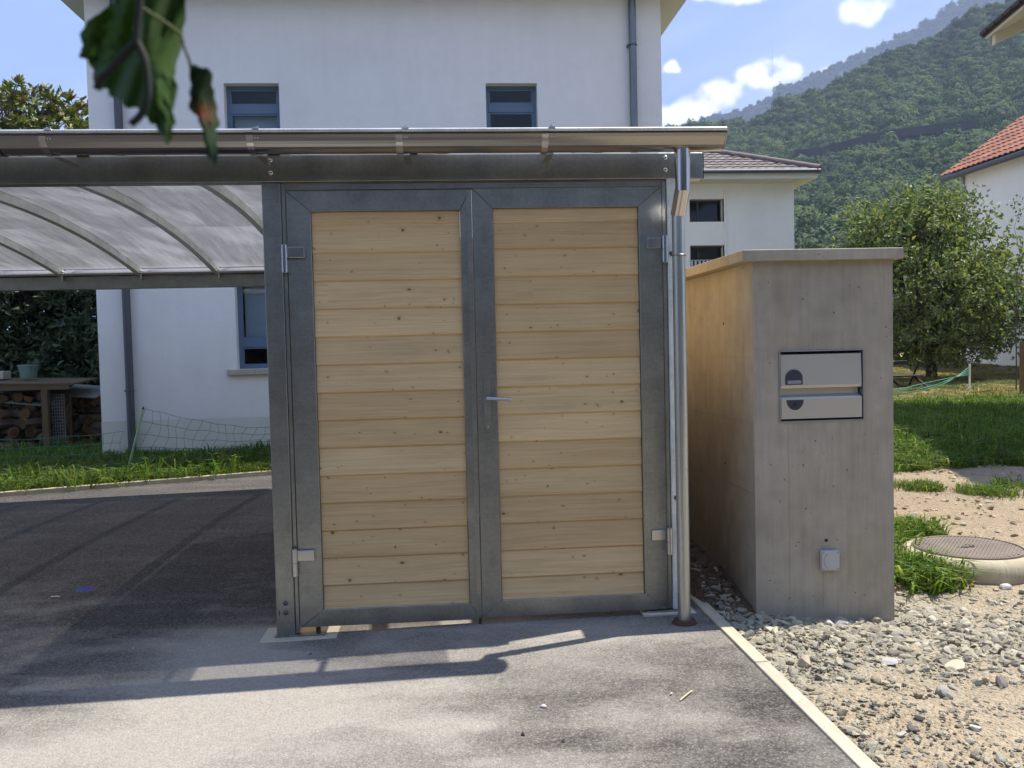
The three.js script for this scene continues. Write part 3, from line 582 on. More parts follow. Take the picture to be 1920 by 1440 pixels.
  const ct2 = new THREE.CanvasTexture(cv); ct2.colorSpace = THREE.SRGBColorSpace;
  const card = new THREE.BoxGeometry(0.07, 0.0165, 0.002); card.translate(cx, yf0 + 0.031, Z + 0.0073); mesh('name_plate', card, std({ map: ct2, roughness: 0.4 }), flap);

  // surface socket low on the pier
  const s0 = onZ(1536, 1031, Z), s1 = onZ(1570, 1067, Z);
  const soc = thing('junction_box', 'small square grey plastic box screwed to the concrete pier near the ground', 'junction box');
  mesh('housing', mx([new RoundedBoxGeometry(s1.x - s0.x, s0.y - s1.y, 0.03, 2, 0.006).translate((s0.x + s1.x) / 2, (s0.y + s1.y) / 2, Z + 0.015)]), M.greyPlastic, soc);
  const rg = new THREE.TorusGeometry(0.042, 0.0018, 6, 30, Math.PI * 0.72); rg.rotateZ(Math.PI * 0.64); rg.translate((s0.x + s1.x) / 2 + 0.006, (s0.y + s1.y) / 2, Z + 0.0302); mesh('round_seam', rg, M.aluFrame, soc);
  for (const [i, j] of [[0, 0], [1, 0], [0, 1], [1, 1]]) mesh('screw', new THREE.CylinderGeometry(0.0045, 0.0045, 0.003, 10).rotateX(Math.PI / 2).translate(lerp(s0.x, s1.x, i ? 0.9 : 0.1), lerp(s0.y, s1.y, j ? 0.9 : 0.1), Z + 0.0303), M.aluFrame, soc);
}

// ================================================================== WHITE HOUSE BEHIND
const SL = (n) => Array.from({ length: n }, (_, i) => i);
function windowUnit(house, x0, x1, y0, y1, zf, o = {}) {                // a framed window set back in the wall
  const z = zf - 0.14, w = 0.04, yt = o.transom ?? null, b = [];
  const f = (a, c, d, e, dz = 0) => bx(a, c, d, e, z - 0.06, z + dz, 0.004);
  b.push(f(x0, x0 + w, y0, y1), f(x1 - w, x1, y0, y1), f(x0 + w, x1 - w, y1 - w, y1), f(x0 + w, x1 - w, y0, y0 + w));
  const panes = [];
  if (yt) { b.push(f(x0 + w, x1 - w, yt - 0.055, yt + 0.055, 0.004)); panes.push([y0 + w, yt - 0.055], [yt + 0.055, y1 - w]); } else panes.push([y0 + w, y1 - w]);
  const win = mesh('window', mx(b), M.blue, house);
  panes.forEach(([p0, p1], k) => {
    const s = 0.024, g = [bx(x0 + w, x0 + w + s, p0, p1, z - 0.045, z - 0.008, 0.003), bx(x1 - w - s, x1 - w, p0, p1, z - 0.045, z - 0.008, 0.003), bx(x0 + w + s, x1 - w - s, p0, p0 + s, z - 0.045, z - 0.008, 0.003), bx(x0 + w + s, x1 - w - s, p1 - s, p1, z - 0.045, z - 0.008, 0.003)];
    mesh('sash', mx(g), M.blue, win);
    const pg = new THREE.PlaneGeometry(x1 - x0 - 2 * w - 2 * s + 0.01, p1 - p0 - 2 * s + 0.01); pg.translate((x0 + x1) / 2, (p0 + p1) / 2, z - 0.027); mesh('pane', pg, M.glass, win);
    if (o.blind?.includes(k)) {
      const n = Math.floor((p1 - p0) / 0.036), sl = SL(n).map((i) => { const g2 = bx(x0 + w + 0.03, x1 - w - 0.03, -0.001, 0.001, -0.022, 0.022, 0); g2.rotateX(1.3); g2.translate(0, p1 - 0.03 - i * 0.036, z - 0.12); return g2; });
      const bl = mesh('blind', sl, M.blind, win); bl.userData.kind = 'stuff';
    }
  });
  if (o.sill) mesh('sill', mx([bx(x0 - 0.12, x1 + 0.12, y0 - 0.075, y0 - 0.002, zf - 0.14, zf + 0.06, 0.008)]), o.sillMat ?? M.concPale, win);
  return win;
}
{
  const Z = -11.8, xl = -4.40, xr = 3.03, yb = -0.2, yt = 6.02, D = 9;
  const house = thing('white_house', 'large white rendered house with narrow blue windows behind the carport', 'house');
  const wins = [[-2.705, -2.005, 3.62, 4.875], [0.672, 1.352, 3.62, 4.875], [-2.66, -1.93, 1.19, 2.36]];
  const wallSh = new THREE.Shape([[xl, 0.56], [xr, 0.56], [xr, yt], [xl, yt]].map((p) => new THREE.Vector2(...p)));
  for (const [a, b, c, d] of wins) wallSh.holes.push(new THREE.Path([[a, c], [a, d], [b, d], [b, c]].map((p) => new THREE.Vector2(...p))));
  const fw = new THREE.ExtrudeGeometry(wallSh, { depth: 0.36, bevelEnabled: false }); fw.translate(0, 0, Z - 0.36);
  mesh('wall', mx([fw, bx(xl, xl + 0.36, 0.56, yt, Z - D, Z - 0.3601, 0), bx(xr - 0.36, xr, 0.56, yt, Z - D, Z - 0.3601, 0), bx(xl + 0.3601, xr - 0.3601, 0.56, yt, Z - D, Z - D + 0.36, 0)], 0.7, 0.4), M.stucco, house);
  mesh('plinth', mx([bx(xl - 0.004, xr + 0.004, yb, 0.558, Z - D, Z + 0.006, 0.003)], 0.2, 0.7), M.plinth, house);
  // eaves and hipped roof
  const o = 0.40, slab = bx(xl - o, xr + o, yt, yt + 0.22, Z - D - o, Z + 0.40, 0.01);
  const roof = mesh('roof', mx([slab]), M.fascia, house);
  const hip = new THREE.ConeGeometry(1, 1, 4, 1); hip.rotateY(Math.PI / 4); hip.scale((xr - xl + 0.8) * 0.7071, 2.6, (D + 0.75) * 0.7071); hip.translate((xl + xr) / 2, yt + 0.225 + 1.3, Z - D / 2 - 0.03); mesh('tiled_hip', metric(hip), M.darkTile, roof);
  // windows
  windowUnit(house, ...wins[0], Z, { transom: 4.575, blind: [0] });
  windowUnit(house, ...wins[1], Z, { transom: 4.585 });
  windowUnit(house, ...wins[2], Z, { transom: 1.53, blind: [1], sill: true });
  // downpipes with clips
  for (const [x, y0, y1, m] of [[-4.005, 0.0, 6.02, M.darkPipe], [2.63, 0.0, 6.02, M.zincPipe]]) {
    const p = mesh('downpipe', [rod(V(x, y0, Z + 0.075), V(x, y1, Z + 0.075), 0.05, 0.05, 16)], x < 0 ? M.darkPipe : M.zincDark ?? (M.zincDark = std({ map: galvMap, roughness: 0.4, metalness: 0.85, color: C(0.62, 0.66, 0.75) })), house);
    for (const y of [0.95, 2.9, 5.35]) mesh('pipe_clip', [new THREE.TorusGeometry(0.053, 0.008, 6, 20).rotateX(Math.PI / 2).translate(x, y, Z + 0.075), bx(x - 0.07, x - 0.05, y - 0.012, y + 0.012, Z, Z + 0.08, 0.002)], M.darkPipe, p);
  }
  const vp = onZ(458, 847, Z + 0.01); mesh('vent_pipe', [rod(V(vp.x, vp.y, Z), V(vp.x, vp.y, Z + 0.03), 0.05, 0.05, 20)], M.black, house);
}

// ================================================================== TILED ROOFS
function tiles(corner, along, up, nAlong, rows, tw, tl, inside, cols, wave = 0.04) {  // rows of pantiles; corner at the eave, along the eave, up the slope
  const p = [], c = [], n = V().crossVectors(along, up).normalize(); if (n.y < 0) n.negate();
  reseed(5);
  for (let j = 0; j < rows; j++) for (let i = 0; i < nAlong; i++) {
    if (!inside(i * tw, j * tl)) continue;
    const col = pick(cols), f = rr(0.8, 1.15), S = 4;
    const at = (s, t) => { const w = Math.sin(Math.PI * s); return corner.clone().addScaledVector(along, (i + s * 1.04) * tw).addScaledVector(up, (j + t * 1.12) * tl - 0.03).addScaledVector(n, 0.012 + wave * w + 0.026 * (1 - t)); };
    for (let k = 0; k < S; k++) { const a = at(k / S, 0), b = at((k + 1) / S, 0), d = at((k + 1) / S, 1), e = at(k / S, 1); for (const q of [a, b, d, a, d, e]) { p.push(q.x, q.y, q.z); c.push(col[0] * f, col[1] * f, col[2] * f); }
      const a2 = a.clone().addScaledVector(n, -0.03), b2 = b.clone().addScaledVector(n, -0.03); for (const q of [a2, b2, b, a2, b, a]) { p.push(q.x, q.y, q.z); c.push(col[0] * f * 0.8, col[1] * f * 0.8, col[2] * f * 0.8); } }
  }
  const g = new THREE.BufferGeometry(); g.setAttribute('position', new THREE.Float32BufferAttribute(p, 3)); g.setAttribute('color', new THREE.Float32BufferAttribute(c, 3)); g.computeVertexNormals(); return g;
}
// grey house, two storeys, hipped roof of brown-grey tiles
{
  const Z = -24, house = thing('grey_house', 'pale grey house with dark loggia openings and a brown hipped tile roof', 'house');
  const xr = onZ(1489, 420, Z).x, yE = onZ(1489, 343, Z).y, xw = onZ(1357, 400, Z).x, xo = onZ(1293, 400, Z).x, xl = xo - 6.5;
  const o1t = onZ(1320, 373, Z).y, o1b = onZ(1320, 416, Z).y, o2t = onZ(1320, 460, Z).y, o2b = 0.8;
  const sh = new THREE.Shape([[xl, 0], [xr, 0], [xr, yE], [xl, yE]].map((p) => new THREE.Vector2(...p)));
  for (const [a, b, c, d] of [[xo, xw, o1b, o1t], [xo, xw, o2b, o2t]]) sh.holes.push(new THREE.Path([[a, c], [a, d], [b, d], [b, c]].map((p) => new THREE.Vector2(...p))));
  const fw = new THREE.ExtrudeGeometry(sh, { depth: 0.3, bevelEnabled: false }); fw.translate(0, 0, Z - 0.3);
  mesh('wall', mx([fw, bx(xl, xl + 0.3, 0, yE, Z - 9, Z - 0.3001, 0), bx(xr - 0.3, xr, 0, yE, Z - 9, Z - 0.3001, 0), bx(xl + 0.3001, xr - 0.3001, 0, yE, Z - 9, Z - 8.7, 0), bx(xw, xw + 0.04, 0, o1t + 0.2, Z - 0.1, Z + 0.05, 0)]), M.stuccoGrey, house);
  for (const [y0, y1] of [[o1b, o1t], [o2b, o2t]]) {
    const w = mesh('window', mx([bx(xo + 0.27, xo + 0.31, y0, y1, Z - 0.28, Z - 0.24, 0.003), bx(xo, xw, y0, y0 + 0.05, Z - 0.28, Z - 0.22, 0.003), bx(xo, xw, y1 - 0.05, y1, Z - 0.28, Z - 0.22, 0.003)]), M.navy, house);
    const pg = new THREE.PlaneGeometry(xw - xo, y1 - y0); pg.translate((xo + xw) / 2, (y0 + y1) / 2, Z - 0.27); mesh('pane', pg, phy({ color: C(0.25, 0.27, 0.3), transmission: 1, thickness: 0, roughness: 0.05 }), w);
  }
  mesh('railing', mx([bx(xo - 0.02, xw, o2t - 0.42, o2t - 0.40, Z + 0.02, Z + 0.05, 0.004), ...SL(9).map((i) => bx(xo + i * 0.11, xo + i * 0.11 + 0.06, 0.8, o2t - 0.42, Z + 0.02, Z + 0.04, 0.003))]), M.blind, house);
  const xe = onZ(1537, 320, Z + 0.7).x, yT = onZ(1450, 321, Z + 0.7).y + 0.02;
  const slab = bx(xl - 0.7, xe - 0.04, yE, yT - 0.03, Z - 9.7, Z + 0.66, 0.01);
  mesh('eaves', mx([slab]), M.fascia, house);
  const pitch = 0.40, up = V(0, Math.sin(pitch), -Math.cos(pitch)), up2 = V(-Math.cos(pitch), Math.sin(pitch), 0), L = xe - (xl - 0.7), run = 5.2;
  const brown = [[0.155, 0.125, 0.115], [0.17, 0.14, 0.125], [0.145, 0.12, 0.11], [0.18, 0.15, 0.135]];
  const tw = 0.23, tl = 0.34, rows = Math.floor(run / Math.cos(pitch) / tl);
  const roof = mesh('roof', tiles(V(xl - 0.7, yT, Z + 0.7), V(1, 0, 0), up, Math.ceil(L / tw), rows, tw, tl, (a, b) => a < L - b * Math.cos(pitch) - 0.1 && a > b * Math.cos(pitch), brown, 0.022), M.tileBrown, house);
  mesh('roof_tiles', tiles(V(xe, yT, Z + 0.7), V(0, 0, -1), up2, Math.ceil(10.4 / tw), rows, tw, tl, (a, b) => a > b * Math.cos(pitch) && a < 10.4 - b * Math.cos(pitch), brown), M.tileBrown, roof).userData.kind = 'stuff';
  roof.userData.kind = 'stuff';
  const A = V(xe, yT + 0.03, Z + 0.7), B = V(xe - run, yT + 0.03 + run * Math.tan(pitch), Z + 0.7 - run), d = B.clone().sub(A);
  mesh('hip_tiles', SL(19).map((i) => rod(A.clone().addScaledVector(d, i / 19), A.clone().addScaledVector(d, (i + 1.1) / 19).add(V(0, 0.02, 0)), 0.12, 0.1, 8)), M.tileCap ?? (M.tileCap = std({ color: C(0.15, 0.12, 0.11), roughness: 0.85 })), roof).userData.kind = 'stuff';
  mesh('gutter', [rod(V(xl - 0.7, yT - 0.02, Z + 0.74), V(xe, yT - 0.02, Z + 0.74), 0.055, 0.055, 10)], M.darkPipe, house);
}
// white house with orange tiled roof on the right
{
  const house = thing('orange_roof_house', 'white house with a bright orange tiled roof behind the fruit tree', 'house');
  const zf = -26, e = onZ(1770, 334, zf), xw = onZ(1786, 360, zf).x, zn = -17.5, pitch = 0.60;
  mesh('wall', mx([bx(xw, xw + 7.5, 0, e.y + 0.14, zf + 0.4, zn, 0.01)]), M.stucco, house);
  // gable wall rising to the ridge
  const gw = prism([[xw, e.y + 0.12], [xw + 7.5, e.y + 0.12], [xw + 3.75, e.y + 0.12 + 3.75 * Math.tan(pitch) - 0.25]], 8.0); gw.translate(0, 0, zn - 0.1); mesh('gable', mx([gw]), M.stucco, house);
  const up = V(Math.cos(pitch), Math.sin(pitch), 0), L = zn + 0.4 - zf, tw = 0.24, tl = 0.36, run = (xw + 3.75 - e.x) / Math.cos(pitch);
  const orange = [[0.33, 0.125, 0.07], [0.29, 0.11, 0.065], [0.36, 0.145, 0.08], [0.25, 0.10, 0.06]];
  const roof = mesh('roof', tiles(V(e.x, e.y + 0.06, zn + 0.4), V(0, 0, -1), up, Math.ceil(L / tw), Math.ceil(run / tl), tw, tl, () => true, orange), M.tileBrown, house); roof.userData.kind = 'stuff';
  const sl = prism([[e.x, e.y], [e.x + run * up.x, e.y + run * up.y], [e.x + run * up.x, e.y + run * up.y - 0.12], [e.x, e.y - 0.12]], L - 0.02); sl.translate(0, 0, zn + 0.39); mesh('roof_deck', mx([sl]), M.darkTile, roof);
  const sl2 = prism([[e.x + run * up.x, e.y + run * up.y], [e.x + run * up.x * 2, e.y], [e.x + run * up.x * 2, e.y - 0.12], [e.x + run * up.x, e.y + run * up.y - 0.12]], L - 0.02); sl2.translate(0, 0, zn + 0.39); mesh('rear_slope', mx([sl2]), M.darkTile, roof);
  mesh('gutter', [rod(V(e.x - 0.05, e.y - 0.05, zf), V(e.x - 0.05, e.y - 0.05, zn + 0.4), 0.08, 0.08, 12)], M.darkPipe, house);
  mesh('downpipe', [rod(V(xw - 0.06, 0.4, zf + 0.6), V(xw - 0.06, e.y - 0.02, zf + 0.6), 0.05, 0.05, 10)], M.blind, house);
  // louvred opening and steps low on the wall
  const wz = -20.2; const sh = mesh('shutter', mx([bx(xw - 0.05, xw - 0.005, 0.75, 1.75, wz - 0.7, wz + 0.6, 0.01)]), M.blind, house);
  SL(8).forEach((i) => mesh('slat', mx([bx(xw - 0.075, xw - 0.052, 0.80 + i * 0.115, 0.86 + i * 0.115, wz - 0.64, wz + 0.54, 0.004)]), M.white, sh));
}
// neighbouring house on the right: only its eaves come into the picture, its shade lies on the lawn
{
  const house = thing('cream_eaves_house', 'house corner of cream eaves and dark edge tiles jutting in at the upper right', 'house');
  const xe = 0, H = onZ(1842, 78, -13.9).y, zf = 0, zn = 5.7, pitch = 0.42; const hc = onZ(1842, 76, -13.9); house.position.set(hc.x, 0, -13.9); house.rotation.y = -0.2;
  mesh('wall', mx([bx(1.35, 8, -0.2, 6.3, zf + 1.0, zn, 0.01)]), M.stucco, house);
  const run = 4.7, deck = (dy, t, a, b, x0 = 0) => { const g = prism([[xe + x0, H + dy + x0 * Math.tan(pitch)], [xe + run, H + dy + run * Math.tan(pitch)], [xe + run, H + dy + t + run * Math.tan(pitch)], [xe + x0, H + dy + t + x0 * Math.tan(pitch)]], b - a); g.translate(0, 0, b); return mx([g]); };
  const roof = mesh('roof', deck(0.0, 0.05, zf + 0.04, zn, 0.03), M.cream, house);
  mesh('tile_layer', deck(0.052, 0.12, zf, zn, 0), M.darkTile, roof);
  mesh('rear_slope', (() => { const g = prism([[xe + run, H + run * Math.tan(pitch)], [xe + 2 * run, H], [xe + 2 * run, H + 0.12], [xe + run, H + 0.17 + run * Math.tan(pitch)]], zn - zf); g.translate(0, 0, zn); return mx([g]); })(), M.darkTile, roof);
  for (let i = 0; i < 5; i++) { const z1 = zf + 0.12 + i * 1.2; mesh('rafter', deck(-0.16, 0.158, z1, z1 + 0.12, 0.1), M.cream, roof); }
  mesh('purlin', mx([bx(xe + 0.75, xe + 0.9, H + 0.10, H + 0.18, zf + 0.1, zn, 0.006)]), M.cream, roof);
  SL(19).forEach((i) => mesh('edge_tile', mx([bx(xe - 0.05, xe + 0.12, H + 0.075, H + 0.155, zf + i * 0.295, zf + i * 0.295 + 0.27, 0.02)]), M.darkTile, roof));
}

// ================================================================== HILLS AND FOREST
function table(t, x) { if (x <= t[0][0]) return t[0][1]; for (let i = 1; i < t.length; i++) if (x <= t[i][0]) return lerp(t[i - 1][1], t[i][1], (x - t[i - 1][0]) / (t[i][0] - t[i - 1][0])); return t[t.length - 1][1]; }
const nearRidge = [[300, 600], [700, 470], [1000, 320], [1240, 252], [1360, 236], [1404, 232], [1462, 207], [1506, 185], [1564, 156], [1622, 126], [1666, 106], [1739, 80], [1797, 48], [1856, 19], [1900, -4], [2300, -210], [2700, -330], [3200, -380]];
const farRidge = [[200, 620], [700, 430], [1000, 310], [1180, 262], [1250, 246], [1300, 232], [1360, 220], [1418, 196], [1456, 176], [1500, 156], [1535, 138], [1564, 125], [1608, 106], [1652, 89], [1695, 67], [1739, 45], [1783, 19], [1840, -16], [2200, -210], [2700, -420]];
function hill(name, ridge, d0, d1, x0, x1, base, pw) {
  const nx = 90, nt = 46, pos = [], idx = [];
  const at = (px, t) => {
    const yr = table(ridge, px), y = base + (yr - base) * t, wob = 1 + 0.05 * (fbm(px / 90, t * 7, 4) - 0.5) * 2 * (1 - t) * Math.min(1, t * 6);
    const d = (d0 + (d1 - d0) * Math.pow(t, pw)) * wob; return deep(px, y, d);
  };
  for (let j = 0; j <= nt; j++) for (let i = 0; i <= nx; i++) { const p = at(lerp(x0, x1, i / nx), j / nt); pos.push(p.x, p.y, p.z); }
  // the far side falls away behind the ridge
  for (let i = 0; i <= nx; i++) { const p = at(lerp(x0, x1, i / nx), 1); const q = p.clone().sub(EYE); q.y = 0; q.normalize().multiplyScalar(d1 * 0.5); pos.push(p.x + q.x, p.y * 0.3, p.z + q.z); }
  for (let j = 0; j <= nt; j++) for (let i = 0; i < nx; i++) { const a = j * (nx + 1) + i; idx.push(a, a + 1, a + nx + 1, a + 1, a + nx + 2, a + nx + 1); }
  const g = new THREE.BufferGeometry(); g.setAttribute('position', new THREE.Float32BufferAttribute(pos, 3)); g.setIndex(idx); g.computeVertexNormals();
  struct(name, g, std({ color: C(0.028, 0.036, 0.018), roughness: 1 }));
  return at;
}
const crownMat = std({ vertexColors: true, roughness: 1 });
function crownGeo(s, n, pointed) {                                      // a forest tree's crown as a mass of leaf clumps round a dark core
  reseed(s); const p = [], c = [], k0 = rr(0, 99);
  const R = (d) => { const a = 1 + 0.55 * (vn3(d.x * 1.9 + k0, d.y * 1.9, d.z * 1.9) - 0.5) * 2; return pointed ? (d.y > 0 ? 0.55 * a : 0.6 * a) : a * (d.y < -0.2 ? 0.8 : 1); };
  const core = new THREE.IcosahedronGeometry(1, 1).toNonIndexed(), cp = core.attributes.position, d = V();
  for (let i = 0; i < cp.count; i++) { d.fromBufferAttribute(cp, i).normalize(); const r = R(d) * 0.78; p.push(d.x * r, d.y * r * (pointed ? 2.1 : 0.85), d.z * r); c.push(0.8, 0.85, 0.8); }
  for (let i = 0; i < n; i++) {
    d.set(rr(-1, 1), rr(-0.75, 1), rr(-1, 1)); if (d.length() > 1 || d.length() < 0.05) { i--; continue; } d.normalize();
    const r = R(d) * rr(0.72, 1.1), q = V(d.x * r, d.y * r * (pointed ? 2.1 : 0.85), d.z * r), s2 = rr(0.07, 0.16), t1 = V(rr(-1, 1), rr(-1, 1), rr(-1, 1)).cross(d).normalize(), t2 = d.clone().cross(t1).addScaledVector(d, rr(-0.4, 0.4)).normalize(), f = rr(0.85, 1.15);
    for (const [u, v] of [[-1, -0.6], [1, -0.5], [0.1, 1.1]]) { p.push(q.x + (t1.x * u + t2.x * v) * s2, q.y + (t1.y * u + t2.y * v) * s2, q.z + (t1.z * u + t2.z * v) * s2); c.push(f, f, f * 0.95); }
  }
  const g = new THREE.BufferGeometry(); g.setAttribute('position', new THREE.Float32BufferAttribute(p, 3)); g.setAttribute('color', new THREE.Float32BufferAttribute(c, 3)); g.computeVertexNormals();
  return g;
}
const crowns = [crownGeo(1, 620), crownGeo(2, 620), crownGeo(3, 620), crownGeo(4, 420, true)];
function forest(name, label, at, x0, x1, tries, size, cols, keep) {
  const lists = crowns.map(() => []); const a = V(), b = V(), m = new THREE.Matrix4(), qt = new THREE.Quaternion();
  for (let i = 0; i < tries; i++) {
    const px = rr(x0, x1), t = Math.pow(rnd(), 0.8), p = at(px, t); const w = p.clone().sub(EYE).length();
    if (keep && !keep(px, t, p)) continue;
    const s = size * (rnd() < 0.12 ? rr(1.2, 1.75) : rr(0.5, 1.2)) * (0.6 + 0.8 * fbm(px / 40, t * 12, 2)), k = rnd() < 0.88 ? Math.floor(rnd() * 3) : 3;
    qt.setFromAxisAngle(V(0, 1, 0), rr(0, 6.28)); m.compose(p.add(V(0, s * 0.45, 0)), qt, V(s * rr(0.85, 1.15), s * rr(0.85, 1.25), s * rr(0.85, 1.15)));
    const n = fbm(px / 55 + 3, t * 11, 3), c = cols[Math.min(cols.length - 1, Math.floor((0.55 * rnd() + 0.9 * (n - 0.22)) * cols.length)) < 0 ? 0 : Math.min(cols.length - 1, Math.max(0, Math.floor((0.55 * rnd() + 0.9 * (n - 0.22)) * cols.length)))], f = rr(0.75, 1.25);
    lists[k].push([m.clone(), C(c[0] * f, c[1] * f, c[2] * f)]);
  }
  const root = mass(name, label, 'forest');
  lists.forEach((l, k) => {
    if (!l.length) return; const im = new THREE.InstancedMesh(crowns[k], crownMat, l.length); im.name = 'tree_crown'; im.castShadow = im.receiveShadow = true;
    l.forEach(([mm, c], i) => { im.setMatrixAt(i, mm); im.setColorAt(i, c); }); im.userData = { kind: 'stuff' }; root.add(im);
  });
}
{
  reseed(41);
  const far = hill('mountain', farRidge, 1300, 2700, 200, 2700, 560, 0.8);
  const near = hill('hillside', nearRidge, 170, 850, 300, 3200, 610, 1.25);
  const green = [[0.040, 0.062, 0.015], [0.055, 0.086, 0.018], [0.075, 0.108, 0.02], [0.066, 0.115, 0.024], [0.11, 0.14, 0.024]];
  reseed(42); forest('forest', 'green deciduous forest that covers the near hillside', near, 900, 2500, 25000, 4.1, green, (px, t) => { if (px < 1480 || px > 1850) return true; const y = table([[1480, 300], [1540, 296], [1590, 283], [1650, 268], [1700, 260], [1760, 254], [1850, 243]], px), tg = (610 - y) / (610 - table(nearRidge, px)); return t < tg - 0.028 || t > tg + 0.008; });
  reseed(43); forest('mountain_forest', 'hazy forest on the mountain ridge behind the near hillside', far, 900, 2300, 19000, 9.5, [[0.024, 0.036, 0.02], [0.03, 0.046, 0.024], [0.04, 0.052, 0.024]], (px, t) => t > 0.35);
  // dark rock-fall gallery along the road across the hillside
  const gal = [[1490, 300], [1540, 296], [1590, 283], [1650, 268], [1700, 260], [1760, 254], [1830, 246]].map(([x, y]) => { const yr = table(nearRidge, x), t = (610 - y) / (610 - yr); return near(x, t).add(V(0, 2.5, 0)); });
  const gm = thing('road_gallery', 'long dark roadside wall that cuts across the wooded hillside', 'retaining wall');
  const toward = gal[2].clone().sub(EYE).setY(0).normalize().multiplyScalar(-9);
  for (let i = 0; i < gal.length - 1; i++) {
    const a = gal[i], b = gal[i + 1], p = [], f = (u, v, w) => { p.push(u.x, u.y, u.z, v.x, v.y, v.z, w.x, w.y, w.z); };
    const wh = 2.8, c = (q, up, out) => q.clone().add(V(0, up, 0)).addScaledVector(toward, out); const q = [c(a, -2.5, 1), c(b, -2.5, 1), c(b, wh, 1), c(a, wh, 1), c(a, wh + 0.5, -4), c(b, wh + 0.5, -4)];
    f(q[0], q[1], q[2]); f(q[0], q[2], q[3]); f(q[3], q[2], q[5]); f(q[3], q[5], q[4]);
    const g = new THREE.BufferGeometry(); g.setAttribute('position', new THREE.Float32BufferAttribute(p, 3)); g.computeVertexNormals(); mesh('wall_section', g, std({ color: C(0.035, 0.03, 0.03), roughness: 1, side: THREE.DoubleSide }), gm);
  }
  // radio mast on the ridge
  const mb = far(1449, 1), mast = thing('radio_mast', 'very thin tall radio mast standing on the mountain ridge against the clouds', 'radio mast'); const mh = 165;
  mesh('pole', [rod(mb.clone().add(V(0, -5, 0)), mb.clone().add(V(0, mh, 0)), 0.28, 0.2, 6)], M.darkPipe, mast);
  for (const y of [0.35, 0.7]) mesh('platform', [new THREE.CylinderGeometry(0.5, 0.5, 1.0, 8).translate(mb.x, mb.y + mh * y, mb.z)], M.darkPipe, mast);
}

// ================================================================== TREES AND PLANTS
class Leaves {
  constructor() { this.p = []; this.c = []; this.i = []; }
  add(at, dir, side, len, wid, fold, col) {                            // a kite folded along its rib
    const k = this.p.length / 3, nrm = dir.clone().cross(side).normalize();
    const q = (u, v, w) => { this.p.push(at.x + dir.x * u + side.x * v + nrm.x * w, at.y + dir.y * u + side.y * v + nrm.y * w, at.z + dir.z * u + side.z * v + nrm.z * w); this.c.push(col[0], col[1], col[2]); };
    q(0, 0, 0); q(len * 0.45, -wid / 2, fold); q(len, 0, -fold * 0.4); q(len * 0.45, wid / 2, fold);
    this.i.push(k, k + 1, k + 2, k, k + 2, k + 3);
  }
  oval(at, dir, side, len, wid, fold, col) {
    const k = this.p.length / 3, nrm = dir.clone().cross(side).normalize();
    const q = (u, v, w) => { this.p.push(at.x + dir.x * u + side.x * v + nrm.x * w, at.y + dir.y * u + side.y * v + nrm.y * w, at.z + dir.z * u + side.z * v + nrm.z * w); this.c.push(col[0], col[1], col[2]); };
    q(0, 0, 0); q(len * 0.32, -wid * 0.47, fold); q(len * 0.74, -wid * 0.4, fold * 0.6); q(len, 0, -fold * 0.4); q(len * 0.74, wid * 0.4, fold * 0.6); q(len * 0.32, wid * 0.47, fold); q(len * 0.5, 0, 0);
    for (const [a, b] of [[0, 1], [1, 2], [2, 3], [3, 4], [4, 5], [5, 0]]) this.i.push(k + 6, k + a, k + b);
  }
  geo() { const g = new THREE.BufferGeometry(); g.setAttribute('position', new THREE.Float32BufferAttribute(this.p, 3)); g.setAttribute('color', new THREE.Float32BufferAttribute(this.c, 3)); g.setIndex(this.i); const n = g.toNonIndexed(); n.computeVertexNormals(); return n; }
}
const rv = () => { for (;;) { const v = V(rr(-1, 1), rr(-1, 1), rr(-1, 1)); const l = v.length(); if (l < 1 && l > 0.05) return v.multiplyScalar(1 / l); } };
function limb(a, b, r0, r1, bend, n = 5) {                              // a crooked tapered limb
  const out = []; let p = a.clone(); for (let i = 1; i <= n; i++) { const t = i / n, q = a.clone().lerp(b, t); if (i < n) q.add(rv().multiplyScalar(bend)); out.push(rod(p, q, lerp(r0, r1, (i - 1) / n), lerp(r0, r1, t), 7)); p = q; } return out;
}
function shade(cols, f = 0.25) { const c = pick(cols), k = rr(1 - f, 1 + f); return [c[0] * k, c[1] * k, c[2] * k]; }
